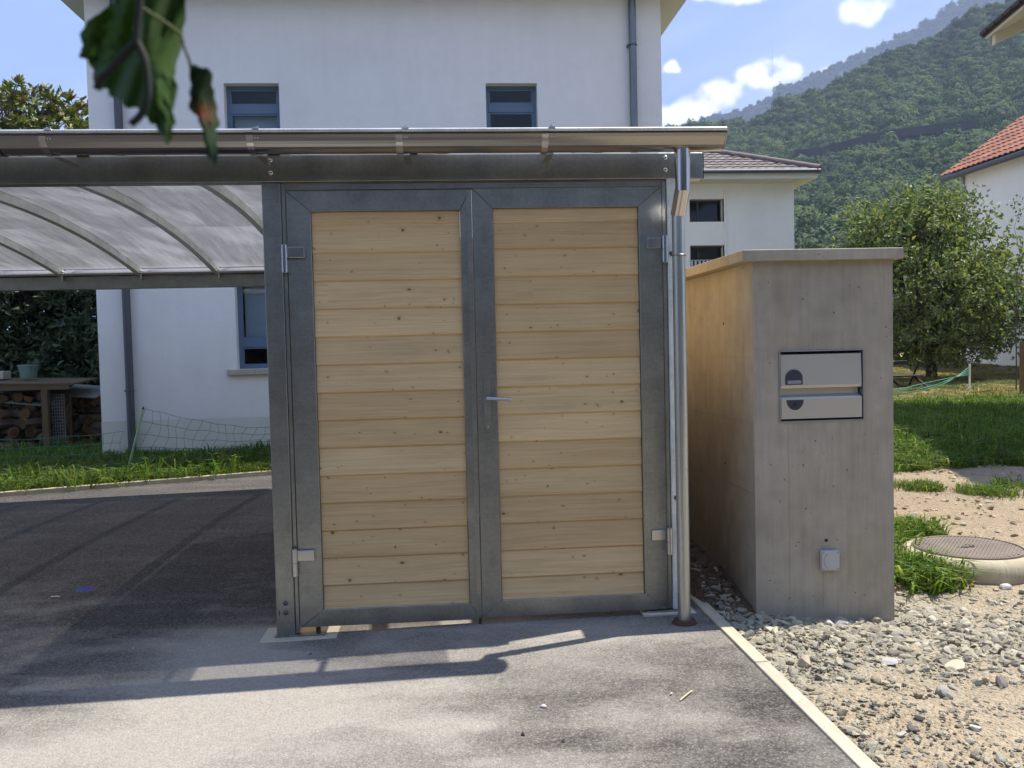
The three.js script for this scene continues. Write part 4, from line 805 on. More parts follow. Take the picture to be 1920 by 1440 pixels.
function broadTree(name, label, cat, base, trunkH, lobes, o) {          // lobes: [x, y, z, rx, ry, rz] relative to the base
  const t = thing(name, label, cat, o.group); t.position.copy(base);
  const fork = V(o.lean ?? 0, trunkH, 0), wood = limb(V(0, -0.2, 0), fork, o.r, o.r * 0.75, o.r * 0.35, 4), L = new Leaves();
  for (const [x, y, z, rx, ry, rz] of lobes) {
    const c = V(x, y, z); wood.push(...limb(fork.clone().add(V(0, rr(-0.2, 0.1), 0)), c, o.r * 0.55, o.r * 0.16, 0.12));
    const tw = Math.round(o.twigs * rx * ry * rz);
    for (let i = 0; i < tw; i++) {
      const d = rv(), k = Math.pow(rnd(), 0.42), e = c.clone().add(V(d.x * rx * k, d.y * ry * k, d.z * rz * k)); const lump = vn3(e.x * 2.1, e.y * 2.1, e.z * 2.1); if (lump < o.gap) continue;
      const dir = d.clone().add(V(0, 0.35, 0)).add(rv().multiplyScalar(0.6)).normalize(), tl = rr(0.25, 0.5) * (o.twigLen ?? 1); if (i % 5 === 0) wood.push(rod(c.clone().lerp(e, 0.35), e, o.r * 0.1, 0.006, 4, true));
      for (let j = 0; j < o.perTwig; j++) {
        const at = e.clone().addScaledVector(dir, tl * rnd()).add(rv().multiplyScalar(0.07)); const ld = dir.clone().multiplyScalar(0.5).add(rv()).add(V(0, -0.25, 0)).normalize(), sd = ld.clone().cross(rv()).normalize(), s = o.leaf * rr(0.7, 1.25);
        L.add(at, ld, sd, s, s * o.aspect, s * 0.16, shade(o.cols));
      }
    }
  }
  mesh('trunk', wood, o.bark ?? M.bark, t); mesh('crown', L.geo(), o.mat ?? M.leaf, t); return t;
}
// fruit tree in the lawn on the right
{
  reseed(51); const D = -20; const b = onZ(1745, 708, D); b.y = land(b.x, D) ; const sc1 = 1660 / 20.6;
  const P = (px, py, r, ry = r, dz = 0) => { const q = onZ(px, py, D + dz); return [q.x - b.x, q.y - b.y, dz, r, ry, r]; };
  broadTree('fruit_tree', 'round leafy green fruit tree in the lawn right of the concrete pier', 'tree', b, 1.15, [P(1765, 430, 0.95, 0.85), P(1690, 445, 0.95, 0.8, 0.4), P(1620, 470, 0.5, 0.4, 0.2), P(1630, 420, 0.55, 0.35), P(1845, 520, 0.9, 0.9, 0.3), P(1885, 590, 0.75, 0.7, 0.3), P(1770, 540, 1.1, 1.0, 0.9), P(1700, 560, 0.95, 0.9, 0.3), P(1740, 630, 1.0, 0.55, 0.8), P(1680, 640, 0.6, 0.45, 0.2), P(1830, 630, 0.7, 0.5, 0.7), P(1722, 575, 0.5, 0.3, 1.3), P(1850, 470, 0.45, 0.4), P(1895, 540, 0.5, 0.6), P(1745, 395, 0.55, 0.4)],
    { r: 0.14, twigs: 460, perTwig: 10, leaf: 0.12, aspect: 0.55, gap: 0.36, twigLen: 1.0, cols: [[0.13, 0.19, 0.03], [0.19, 0.245, 0.036], [0.27, 0.29, 0.05], [0.09, 0.145, 0.028], [0.11, 0.16, 0.028]] });
  reseed(52); const s = onZ(1905, 690, -16); s.y = land(s.x, -16);
  const Q = (px, py, r, ry = r) => { const q = onZ(px, py, -16); return [q.x - s.x, q.y - s.y, 0, r, ry, r]; };
  broadTree('sapling', 'slender young tree with sparse leaves at the right edge beside the fruit tree', 'tree', s, 1.6, [Q(1912, 395, 0.2, 0.12), Q(1918, 440, 0.24, 0.2), Q(1905, 500, 0.22, 0.3), Q(1922, 560, 0.3, 0.3)], { r: 0.014, twigs: 1100, perTwig: 7, leaf: 0.085, aspect: 0.6, gap: 0.3, twigLen: 0.4, cols: [[0.09, 0.16, 0.04], [0.12, 0.19, 0.05], [0.07, 0.12, 0.03]] });
  // shrub by the house wall
  reseed(53); const h = onZ(1795, 680, -23); h.y = land(h.x, -23);
  broadTree('round_shrub', 'dark round shrub behind the trunk of the fruit tree', 'shrub', h, 0.3, [[0, 0.65, 0, 0.65, 0.6, 0.6], [0.4, 0.5, 0.2, 0.4, 0.4, 0.4]], { r: 0.05, twigs: 900, perTwig: 6, leaf: 0.08, aspect: 0.5, gap: 0.2, twigLen: 0.4, cols: [[0.03, 0.05, 0.018], [0.04, 0.06, 0.02]] });
  // hedge masses behind the fruit tree
  reseed(54); for (const [px, w] of [[1680, 1.5], [1730, 1.3]]) { const q = onZ(px, 660, -27); q.y = land(q.x, -27); broadTree('hedge_bush', px === 1680 ? 'dark hedge bush beyond the bench, close to the concrete pier' : 'dark hedge bush right behind the trunk of the fruit tree', 'shrub', q, 0.4, [[0, 1.0, 0, w, 1.1, 0.8], [0.3, 1.7, 0, w * 0.7, 0.7, 0.7]], { r: 0.05, twigs: 150, perTwig: 7, leaf: 0.14, aspect: 0.5, gap: 0.2, twigLen: 0.6, cols: [[0.025, 0.042, 0.016], [0.035, 0.055, 0.02]] }); }
}
// magnolia at the back left: rosettes of large glossy leaves at the ends of bare branches
{
  reseed(61); const Z = -19, b = onZ(40, 700, Z); b.y = land(b.x, Z);
  const t = thing('magnolia_tree', 'magnolia with rosettes of glossy yellow-green leaves above the carport roof', 'tree'); t.position.copy(b);
  const wood = [], L = new Leaves(), fork = V(-0.6, 3.2, 0); wood.push(...limb(V(-0.6, -0.2, 0), fork, 0.19, 0.15, 0.05));
  const tips = [[10, 165], [30, 160], [22, 185], [5, 200], [60, 165], [66, 195], [50, 210], [42, 180], [90, 170], [97, 185], [108, 192], [85, 200], [118, 198], [128, 205], [148, 190], [140, 205], [100, 215], [112, 222], [75, 228], [90, 232], [60, 236], [35, 225], [20, 215], [12, 238], [28, 240], [45, 245], [135, 212], [128, 232], [150, 240], [160, 236], [172, 240], [140, 246], [70, 245], [5, 180], [-20, 160], [-30, 190], [-15, 215], [-40, 220], [-10, 240], [15, 255], [50, 262], [85, 262], [120, 262], [155, 262], [175, 258], [30, 275], [100, 280], [65, 285], [0, 290], [140, 285]];
  for (const [px, py] of tips) {
    const dz = rr(-0.9, 0.9), q = onZ(px + rr(-4, 4), py + rr(-3, 3), Z + dz).sub(b), mid = V(lerp(fork.x, q.x, 0.72) + rr(-0.25, 0.25), lerp(fork.y, q.y, 0.62) + rr(-0.1, 0.2), dz * 0.6);
    wood.push(...limb(fork.clone().lerp(mid, 0.2), mid, 0.05, 0.028, 0.06, 3), ...limb(mid, q, 0.026, 0.012, 0.05, 4));
    for (let k = 0; k < 5; k++) {
      const c = k ? q.clone().add(V(rr(-0.26, 0.26), rr(-0.26, 0.08), rr(-0.3, 0.3))) : q, ax = V(rr(-0.5, 0.5), 1, rr(-0.5, 0.5)).normalize();
      if (k) wood.push(rod(mid.clone().lerp(q, 0.8), c, 0.01, 0.006, 4));
      const n = 12 + Math.floor(rnd() * 6);
      for (let i = 0; i < n; i++) { const d = rv(); d.addScaledVector(ax, -d.dot(ax)).normalize(); const ld = d.addScaledVector(ax, rr(-0.1, 0.9)).normalize(), sd = ld.clone().cross(ax).normalize(), s = rr(0.12, 0.185); L.oval(c.clone().addScaledVector(ax, rr(-0.06, 0.05)), ld, sd, s, s * 0.4, s * 0.07, rnd() < 0.16 ? [0.22, 0.13, 0.05] : shade([[0.13, 0.18, 0.03], [0.22, 0.25, 0.04], [0.08, 0.125, 0.025], [0.28, 0.29, 0.06]])); }
    }
  }
  mesh('trunk', wood, M.barkGrey, t); mesh('crown', L.geo(), M.glossLeaf, t);
}
// evergreen hedge at the left behind the wood store
{
  reseed(62);
  const spots = [[-10, -15.6, 1.1, 3.6, 0], [32, -16.4, 0.9, 3.9, 1], [75, -16.0, 0.85, 4.2, 1], [118, -16.2, 0.9, 4.3, 1], [160, -15.8, 0.8, 3.9, 0], [200, -16.8, 1.0, 4.0, 1]];
  const labels = ['bright-leaved laurel at the far left edge under the carport roof', 'dark conifer between the laurel and the next conifer left of the house', 'dark conifer above the green tub on the wood store', 'dark conifer above the wire crate at the wood store', 'broad-leaved laurel close to the left corner of the white house', 'dark conifer half hidden by the left corner of the white house'];
  spots.forEach(([px, z, r, h, con], i) => {
    const q = onZ(px, 700, z); q.y = land(q.x, z) - 0.05;
    const lobes = SL(5).map((k) => [rr(-0.2, 0.2), 0.4 + (h - 0.7) * (k / 4), rr(-0.15, 0.15), r * (1 - 0.1 * k), 0.65, r * (1 - 0.1 * k) * 0.8]);
    broadTree(con ? 'conifer' : 'laurel', labels[i], con ? 'conifer' : 'shrub', q, 0.4, lobes, con ? { r: 0.07, twigs: 620, perTwig: 9, leaf: 0.12, aspect: 0.34, gap: 0.05, twigLen: 0.5, cols: [[0.014, 0.024, 0.011], [0.018, 0.03, 0.013]] } : { r: 0.06, twigs: 420, perTwig: 8, leaf: 0.17, aspect: 0.42, gap: 0.18, twigLen: 0.6, mat: M.glossLeaf, cols: [[0.04, 0.065, 0.018], [0.08, 0.11, 0.025], [0.05, 0.08, 0.02]] });
  });
}
// trees on the near side of the street, behind the photographer: the panes and the steel mirror them
{
  reseed(63); [[-5.5, 11, 'broad street tree behind the photographer, opposite the left windows'], [1.5, 13, 'broad street tree behind the photographer, opposite the gates'], [8.5, 10, 'broad street tree behind the photographer, opposite the pier']].forEach(([x, z, l]) =>
    broadTree('street_tree', l, 'tree', V(x, 0, z), 2.4, [[0, 4.6, 0, 2.0, 1.7, 2.0], [1.3, 3.8, 0.3, 1.5, 1.2, 1.5], [-1.4, 3.7, -0.2, 1.5, 1.2, 1.5], [0.2, 6.2, 0, 1.4, 1.2, 1.4]], { r: 0.2, twigs: 44, perTwig: 12, leaf: 0.34, aspect: 0.6, gap: 0.2, twigLen: 1.6, cols: [[0.05, 0.08, 0.025], [0.07, 0.1, 0.03]] }));
}

{  // hedge row added out of view to darken what the steel mirrors
  reseed(64); for (let i = 0; i < 4; i++) { const x = -9.5 + i * 6.2; broadTree('added_hedge', ['unseen tall hedge added behind the camera for dark reflections, far left', 'unseen tall hedge added behind the camera for dark reflections, left of centre', 'unseen tall hedge added behind the camera for dark reflections, right of centre', 'unseen tall hedge added behind the camera for dark reflections, far right'][i], 'hedge', V(x, 0, 6.6), 0.6, SL(12).map((k) => [-2.6 + (k % 4) * 1.75, 0.7 + Math.floor(k / 4) * 1.5, 0, 1.15, 1.0, 0.8]), { r: 0.06, twigs: 150, perTwig: 10, leaf: 0.26, aspect: 0.5, gap: 0.05, twigLen: 0.8, cols: [[0.03, 0.05, 0.018], [0.045, 0.065, 0.022]] }); }
}

// ------------------------------------------------------------------ grass
function tuftGeo(n, h, spread, lean, s, w = 0.006) {
  reseed(s); const p = [], c = [];
  for (let i = 0; i < n; i++) {
    const a = rr(0, 6.28), r = spread * Math.sqrt(rnd()), x = Math.cos(a) * r, z = Math.sin(a) * r, hh = h * rr(0.45, 1.15), l = lean * rr(0.2, 1.2) * hh, b = rr(0, 6.28), ox = Math.cos(b) * l, oz = Math.sin(b) * l, q = rr(0, 3.14), wx = Math.cos(q) * w, wz = Math.sin(q) * w, f = rr(0.75, 1.25), y = rnd() < 0.08 ? [1.6, 1.2, 1.0] : [1, 1, 1];
    const A = [x - wx, 0, z - wz], B = [x + wx, 0, z + wz], Cc = [x + ox * 0.35 - wx * 0.8, hh * 0.6, z + oz * 0.35 - wz * 0.8], Dd = [x + ox * 0.35 + wx * 0.8, hh * 0.6, z + oz * 0.35 + wz * 0.8], E2 = [x + ox, hh * (1 - 0.35 * Math.min(1, lean)), z + oz];
    for (const v of [A, B, Dd, A, Dd, Cc, Cc, Dd, E2]) { p.push(...v); c.push(f * y[0], f * y[1], f * y[2]); }
  }
  const g = new THREE.BufferGeometry(); g.setAttribute('position', new THREE.Float32BufferAttribute(p, 3)); g.setAttribute('color', new THREE.Float32BufferAttribute(c, 3)); g.computeVertexNormals(); return g;
}
function scatter(name, label, category, geos, m, n, place, colour) {
  const lists = geos.map(() => []), q = new THREE.Quaternion();
  for (let i = 0; i < n; i++) { const r = place(); if (!r) continue; const [x, y, z, s, sy = s] = r; q.setFromAxisAngle(V(0, 1, 0), rr(0, 6.28)); lists[Math.floor(rnd() * geos.length)].push([new THREE.Matrix4().compose(V(x, y, z), q, V(s, sy, s)), colour(x, z)]); }
  const root = mass(name, label, category);
  lists.forEach((l, k) => { if (!l.length) return; const im = new THREE.InstancedMesh(geos[k], m, l.length); im.name = 'tuft'; l.forEach(([mm, c], i) => { im.setMatrixAt(i, mm); im.setColorAt(i, c); }); im.castShadow = im.receiveShadow = true; im.userData = { kind: 'stuff' }; root.add(im); });
}
{
  const T = [tuftGeo(22, 0.2, 0.1, 0.8, 1), tuftGeo(22, 0.24, 0.11, 1.1, 2), tuftGeo(20, 0.17, 0.11, 1.6, 3), tuftGeo(20, 0.2, 0.12, 1.4, 4, 0.008)];
  const lush = () => { const c = pick([[0.10, 0.19, 0.014], [0.13, 0.22, 0.02], [0.075, 0.145, 0.012], [0.20, 0.25, 0.045]]), f = rr(0.8, 1.2); return C(c[0] * f, c[1] * f, c[2] * f); };
  reseed(71);
  scatter('verge_grass', 'green grass verge between the kerb and the white house', 'grass', T, M.grass, 6500, () => { const x = rr(-9.5, 1.5), z = kerbZ(x) - 0.06 - Math.pow(rnd(), 1.3) * 3.2; if (x > -4.45 && x < 3.05 && z < -11.78) return null; const k = rnd() < 0.06 ? 1.8 : 1; return [x, land(x, z) - 0.01, z, rr(0.55, 1.0) * k, rr(0.5, 0.95) * k]; }, lush);
  reseed(72);
  scatter('tall_grass', 'long green grass of the lawn behind the bare soil right of the pier', 'grass', T, M.grass, 9000, () => { const z = rr(-13.6, -8.3), x = rr(1.8, 9.5); if (fbm(x * 1.5, z * 1.5, 3) < 0.36 && z > -9.2) return null; const e = sst(-8.3, -9.3, z); return [x, land(x, z) - 0.02, z, rr(0.9, 1.5) * lerp(0.7, 1, e), rr(0.9, 1.75) * lerp(0.6, 1, e)]; }, lush);
  reseed(73);
  scatter('dry_lawn', 'short sun-dried lawn under and around the fruit tree', 'grass', T, M.grass, 9000, () => { const z = rr(-30, -13), x = rr(2.5, 20); return [x, land(x, z) - 0.01, z, rr(0.9, 1.6), rr(0.22, 0.5)]; }, (x, z) => { const n = fbm(x * 0.7, z * 0.7, 3), d = sst(0.35, 0.6, n + rr(-0.1, 0.1)), f = rr(0.8, 1.2); return C(lerp(0.11, 0.30, d) * f, lerp(0.15, 0.25, d) * f, lerp(0.035, 0.08, d) * f); });
  reseed(74);
  const weedAt = [[1700, 1075, 0.22], [1730, 1085, 0.18], [1690, 1040, 0.15], [1780, 1080, 0.12], [1720, 1020, 0.12], [1745, 1085, 0.16], [1700, 910, 0.16], [1735, 910, 0.12], [1830, 915, 0.16], [1870, 920, 0.15], [1900, 905, 0.15], [1695, 970, 0.1]];
  scatter('weeds', 'weed tufts on the bare soil and beside the manhole', 'weeds', T, M.grass, 330, () => { const w = pick(weedAt), a = rr(0, 6.28), r = w[2] * Math.sqrt(rnd()); const p = onY(w[0], w[1], w[1] > 1000 ? -0.02 : 0.1), x = p.x + Math.cos(a) * r, z = p.z + Math.sin(a) * r; const inM = Math.hypot(x - 3.22, z + 5.2) < 0.4; if (inM) return null; const big = w[1] > 1000 ? 1 : 0.6; return [x, land(x, z) - 0.01, z, rr(0.6, 1.1) * big, rr(0.6, 1.1) * big]; }, lush);
}

// ================================================================== GRAVEL, STONES, MANHOLE
function stoneGeo(s, flat = 0.6) {
  reseed(s); const k = rr(0, 50), g0 = new THREE.IcosahedronGeometry(1, 1); let g = mergeVertices((() => { g0.deleteAttribute('normal'); g0.deleteAttribute('uv'); return g0; })()); const p = g.attributes.position, v = V();
  const cuts = SL(9).map(() => [rv(), rr(0.34, 0.72)]);
  for (let i = 0; i < p.count; i++) { v.fromBufferAttribute(p, i); v.multiplyScalar(0.8 + 0.45 * vn3(v.x * 1.6 + k, v.y * 1.6, v.z * 1.6)); for (const [n, d] of cuts) { const e = v.dot(n) - d; if (e > 0) v.addScaledVector(n, -e); } p.setXYZ(i, v.x * 1.15, v.y * flat, v.z * 0.9); }
  g = g.toNonIndexed(); g.computeVertexNormals(); return metric(g);
}
const stones = SL(7).map((i) => stoneGeo(100 + i, [0.62, 0.5, 0.75, 0.42, 0.66, 0.55, 0.8][i]));
const stoneCol = () => { const c = pick([[0.50, 0.465, 0.39], [0.46, 0.42, 0.34], [0.54, 0.50, 0.41], [0.36, 0.335, 0.30], [0.52, 0.46, 0.35], [0.56, 0.53, 0.46], [0.40, 0.36, 0.29], [0.30, 0.28, 0.25]]), f = rr(0.62, 1.05); return C(c[0] * f * 1.02, c[1] * f, c[2] * f * 0.9); };
const inPier = (x, z) => x > 1.52 && x < 2.33 && z < -4.33 && z > -7.2, inRing = (x, z) => Math.hypot(x - 3.22, z + 5.2) < 0.42;
{
  const q = new THREE.Quaternion(), rot = () => q.setFromEuler(new THREE.Euler(rr(-0.5, 0.5), rr(0, 6.28), rr(-0.5, 0.5)));
  function bed(name, label, n, s0, s1, pw, dens, x0, x1, z0, z1, colour = stoneCol) {
    const lists = stones.map(() => []);
    for (let i = 0; i < n; i++) {
      const x = rr(x0, x1), z = rr(z0, z1); if (inPier(x, z) || inRing(x, z) || rnd() > dens(x, z)) continue;
      const s = s0 + (s1 - s0) * Math.pow(rnd(), pw); rot(); lists[Math.floor(rnd() * 7)].push([new THREE.Matrix4().compose(V(x, land(x, z) + s * 0.14, z), q.clone(), V(s * rr(0.8, 1.3), s, s * rr(0.8, 1.2))), colour()]);
    }
    const root = mass(name, label, 'gravel'); lists.forEach((l, k) => { const im = new THREE.InstancedMesh(stones[k], M.stone, l.length); im.name = 'pebble'; l.forEach(([m, c], i) => { im.setMatrixAt(i, m); im.setColorAt(i, c); }); im.castShadow = im.receiveShadow = true; im.userData = { kind: 'stuff' }; root.add(im); });
  }
  const band = (x, z) => { const d = Math.exp(-(((x - 2.5) / 0.9) ** 2 + ((z + 4.0) / 0.42) ** 2)), e = Math.exp(-(((x - 1.7) / 0.45) ** 2 + ((z + 4.25) / 0.16) ** 2)), l = Math.exp(-(((x - 1.38) / 0.07) ** 2)); return clamp(Math.max(d, e, l * 0.8) * (0.4 + 1.2 * fbm(x * 4, z * 4, 3)) + 0.05); };
  reseed(81); bed('gravel', 'crushed stone and rubble scattered over the sandy ground before the pier', 19000, 0.0045, 0.031, 2.7, band, 1.36, 4.2, -4.85, -2.3);
  reseed(82); bed('grit', 'fine grit and crumbs strewn over the sandy ground by the edging', 15000, 0.003, 0.014, 1.8, (x, z) => 0.35 + 0.65 * fbm(x * 3, z * 3, 3), 1.36, 3.8, -4.7, -2.2);
  reseed(83); bed('soil_crumbs', 'clods and small stones on the bare brown soil behind the manhole', 3600, 0.005, 0.026, 3, () => 0.6, 1.9, 6.5, -8.4, -4.7, () => { const c = pick([[0.36, 0.26, 0.16], [0.45, 0.34, 0.22], [0.25, 0.17, 0.10], [0.5, 0.43, 0.32]]), f = rr(0.8, 1.2); return C(c[0] * f, c[1] * f, c[2] * f); });
  reseed(84); bed('spoil', 'brown clods of the spoil heaped between the gate post and the pier', 2200, 0.005, 0.026, 2.6, () => 0.9, 1.36, 1.58, -6.4, -4.5, () => { const c = pick([[0.16, 0.11, 0.07], [0.21, 0.15, 0.10], [0.12, 0.085, 0.06]]), f = rr(0.8, 1.2); return C(c[0] * f, c[1] * f, c[2] * f); });
  // the larger pieces are stones of their own
  const big = [[1763, 1301, 0.052, 0, 'wedge-shaped grey stone lying alone on the sand right of the edging', [0.36, 0.335, 0.29]], [1795, 1247, 0.07, 3, 'long flat cream stone beside a dark hollow in the rubble', [0.62, 0.53, 0.38]], [1557, 1172, 0.045, 2, 'pale block of stone at the foot of the pier, left of its twin', [0.6, 0.56, 0.5]], [1578, 1171, 0.04, 4, 'pale pointed stone at the foot of the pier, right of its twin', [0.5, 0.48, 0.44]], [1469, 1178, 0.035, 5, 'small cream stone in the sun left of the pair under the pier', [0.62, 0.55, 0.42]], [1773, 1219, 0.045, 6, 'grey peaked stone upright in the rubble above the flat cream stone', [0.46, 0.43, 0.37]], [1887, 1101, 0.045, 0, 'white-grey stone leaning on the front of the manhole ring', [0.6, 0.57, 0.52]], [1829, 1372, 0.035, 1, 'single white stone low at the right of the sand', [0.64, 0.6, 0.52]], [1692, 1395, 0.026, 3, 'flat pale grey stone near the bottom of the sand', [0.54, 0.52, 0.46]], [1668, 1243, 0.06, 1, 'flat slab-like stone in the middle of the rubble', [0.48, 0.46, 0.42]], [1510, 1258, 0.05, 6, 'rounded tan stone alone in the sand near the edging', [0.5, 0.42, 0.3]], [1880, 1275, 0.05, 2, 'dark angular stone at the right edge of the rubble', [0.2, 0.185, 0.165]], [1640, 1341, 0.022, 4, 'small black lump on the open sand', [0.07, 0.06, 0.06]]];
  for (const [px, py, s, k, label, c] of big) { const p = onY(px, py, -0.03); const o = mesh('stone', stones[k], std({ color: C(...c), roughness: 0.93, bumpMap: concBump, bumpScale: 0.004 })); o.position.set(p.x, land(p.x, p.z) + s * 0.14, p.z); o.scale.setScalar(s * 0.85); o.rotation.y = px * 0.37; tag(o, label, 'stone'); }
  reseed(85);
  const proto = []; for (let i = 0; i < 46; i++) {
    const x = 1.75 + Math.abs(rr(-1, 1) + rr(-1, 1)) * 0.85, z = -4.02 + (rr(-1, 1) + rr(-1, 1)) * 0.24; if (inPier(x, z) || inRing(x, z)) continue;
    const s = rr(0.018, 0.038), o = mesh('rubble_stone', stones[i % 7], (proto[i % 5] ??= std({ color: stoneCol(), roughness: 0.93, bumpMap: concBump, bumpScale: 0.004 }))); o.position.set(x, land(x, z) + s * 0.12, z); o.scale.set(s * rr(0.9, 1.3), s, s); o.rotation.set(rr(-0.4, 0.4), rr(0, 6.28), rr(-0.4, 0.4));
    tag(o, 'fist-sized broken stone among the rubble in front of the pier', 'stone', 'broken stones in the rubble before the pier');
  }
}
{
  const cx = 3.22, cz = -5.2, y0 = -0.09, man = thing('manhole', 'round concrete manhole ring with a ribbed iron cover beside the rubble', 'manhole'); man.position.set(cx, y0, cz);
  const prof = [[0.30, 0], [0.375, 0.0], [0.398, 0.05], [0.402, 0.10], [0.392, 0.145], [0.365, 0.172], [0.335, 0.182], [0.325, 0.18], [0.322, 0.15], [0.30, 0.15]].map((p) => new THREE.Vector2(...p));
  mesh('ring', metric(new THREE.LatheGeometry(prof, 56)), M.concRing, man);
  const cover = mesh('cover', metric(new THREE.CylinderGeometry(0.318, 0.318, 0.03, 56).translate(0, 0.168, 0)), M.cast, man);
  const ribs = []; for (let i = -15; i <= 15; i++) { const t = i * 0.0198, w = Math.sqrt(Math.max(0, 0.29 * 0.29 - t * t)); if (w < 0.03) continue; for (let k = -1; k <= 1; k += 2) { const g = bx(k < 0 ? -w : 0.055, k < 0 ? -0.055 : w, 0.183, 0.189, t - 0.005, t + 0.005, 0.001); ribs.push(g); } if (Math.abs(t) > 0.03) ribs.push(bx(-0.054, 0.054, 0.183, 0.189, t - 0.005, t + 0.005, 0.001)); }
  const rg = join(ribs); rg.rotateY(0.9); const rb = mesh('cover_rib', metric(rg), M.cast, cover); rb.userData.kind = 'stuff';
  mesh('cover_rim', metric(new THREE.TorusGeometry(0.308, 0.007, 6, 56).rotateX(Math.PI / 2).translate(0, 0.184, 0)), M.cast, cover);
  mesh('lift_hole', new THREE.CylinderGeometry(0.026, 0.026, 0.004, 20).scale(1.3, 1, 0.8).translate(-0.03, 0.1845, 0.0), M.black, cover); mesh('lift_hole', new THREE.CylinderGeometry(0.022, 0.022, 0.004, 20).scale(1.1, 1, 0.8).translate(0.035, 0.1845, -0.004), M.black, cover);
}

// ================================================================== SMALL THINGS
// wood store with split logs
{
  const Z = -13.3, g0 = onZ(90, 850, Z).y, ws = thing('wood_store', 'open timber wood store with a grey sheet roof left of the white house', 'wood store');
  const post = (px, pt, z) => { const a = onZ(px, 850, z), b = onZ(px, pt, z); mesh('post', mx([bx(a.x - 0.045, a.x + 0.045, g0 - 0.15, b.y, z - 0.045, z + 0.045, 0.006)], px * 0.1, 0.2, 'y'), M.oldWood, ws); };
  post(90, 722, Z); post(-60, 722, Z); post(121, 727, Z - 0.9); post(178, 735, Z - 0.9);
  const a = onZ(-70, 716, Z), b = onZ(132, 722, Z);
  mesh('beam', mx([bx(a.x, b.x, b.y - 0.06, b.y + 0.04, Z - 0.03, Z + 0.05, 0.006)], 0.2, 0.3), M.oldWood, ws);
  const pl = new THREE.BoxGeometry(b.x - a.x + 0.1, 0.02, 1.0); pl.rotateZ(-0.025); pl.rotateX(0.05); pl.translate((a.x + b.x) / 2, b.y + 0.06, Z - 0.44); mesh('sheet_roof', metric(pl), M.oldWood, ws);
  const c = onZ(30, 742, Z + 0.0), sh = new THREE.BoxGeometry(0.75, 0.015, 0.8); sh.rotateZ(-0.12); sh.rotateX(0.25); sh.translate(c.x, c.y - 0.02, Z - 0.45);
  const cover = mesh('cover_sheet', metric(sh), M.eternit, ws); const c2 = onZ(155, 734, Z - 0.7), sh2 = new THREE.BoxGeometry(0.55, 0.015, 0.7); sh2.rotateZ(-0.1); sh2.rotateX(0.2); sh2.translate(c2.x, c2.y, Z - 0.8); mesh('cover_sheet', metric(sh2), M.eternit, ws);
  // tub and block on the roof
  const tq = onZ(54, 706, Z - 0.5); const tub = thing('green_tub', 'grey-green plastic tub on the roof of the wood store', 'tub'); mesh('body', mx([new THREE.CylinderGeometry(0.14, 0.11, 0.19, 4).rotateY(0.6).translate(tq.x, b.y + 0.20, Z - 0.5)]), std({ color: C(0.16, 0.24, 0.2), roughness: 0.6 }), tub); mesh('rim', mx([new THREE.CylinderGeometry(0.15, 0.15, 0.02, 4).rotateY(0.6).translate(tq.x, b.y + 0.296, Z - 0.5)]), std({ color: C(0.17, 0.26, 0.22), roughness: 0.6 }), tub);
  tag(mesh('cement_block', mx([bx(onZ(-8, 700, Z - 0.5).x, onZ(12, 700, Z - 0.5).x, b.y + 0.10, b.y + 0.22, Z - 0.65, Z - 0.4, 0.01)]), M.concPale), 'pale block lying on the left end of the wood store roof', 'concrete block');
  // logs
  reseed(91);
  const ends = [C(0.34, 0.21, 0.11), C(0.27, 0.165, 0.09), C(0.40, 0.26, 0.14)].map((c) => std({ map: woodMap, color: c.multiplyScalar(0.55), roughness: 0.9 })), barks = [C(0.10, 0.07, 0.05), C(0.14, 0.10, 0.07)].map((c) => std({ color: c, roughness: 0.95 }));
  const protos = SL(4).map((i) => {
    const t = new THREE.Group(), sec = []; const n = 9, full = i < 2; for (let k = 0; k <= n; k++) { const an = (full ? 2 * Math.PI : Math.PI * 1.15) * k / n; if (full && k === n) break; const r = 0.075 * rr(0.85, 1.1); sec.push([Math.cos(an) * r, Math.sin(an) * r]); }
    const body = prism(sec, 0.36, 0.004); body.translate(0, 0, 0.18); mesh('bark', metric(body), barks[i % 2], t);
    const cap = prism(sec.map(([x, y]) => [x * 0.9, y * 0.9]), 0.366, 0.002); cap.translate(0, 0, 0.183); mesh('split_face', metric(cap, rr(0, 2), rr(0, 0.5)), ends[i % 3], t); return t;
  });
  const logs = []; for (let row = 0; row < 7; row++) for (let k = 0; k < 10; k++) { const px = -48 + k * 15.5 + (row % 2) * 8; if (px > 82) continue; logs.push([px, g0 + 0.08 + row * 0.122, Z - 0.25 + rr(-0.06, 0.06)]); }
  for (let row = 0; row < 6; row++) for (let k = 0; k < 4; k++) logs.push([134 + k * 15 + (row % 2) * 7, g0 + 0.08 + row * 0.122, Z - 0.75 + rr(-0.06, 0.06)]);
  for (const [px, y, z] of logs) { const o = pick(protos).clone(); o.name = numbered('firewood_log'); const p = onZ(px, 800, z); o.position.set(p.x + rr(-0.02, 0.02), y + rr(-0.015, 0.015), z); o.rotation.set(rr(-0.12, 0.12), rnd() < 0.5 ? rr(0.7, 1.7) : rr(-0.6, 0.6), rr(0, 6.28)); o.scale.setScalar(rr(0.75, 1.25)); scene.add(o); tag(o, px < 100 ? 'split firewood log stacked under the sheet roof' : 'split firewood log stacked between wire crate and house', 'firewood', px < 100 ? 'firewood logs under the sheet roof' : 'firewood logs beside the wire crate'); }
  // wire crate of kindling
  const k0 = onZ(97, 740, Z - 0.1), k1 = onZ(124, 834, Z - 0.1), cr = thing('wire_crate', 'tall narrow wire crate between the posts of the wood store', 'crate'), bars = [];
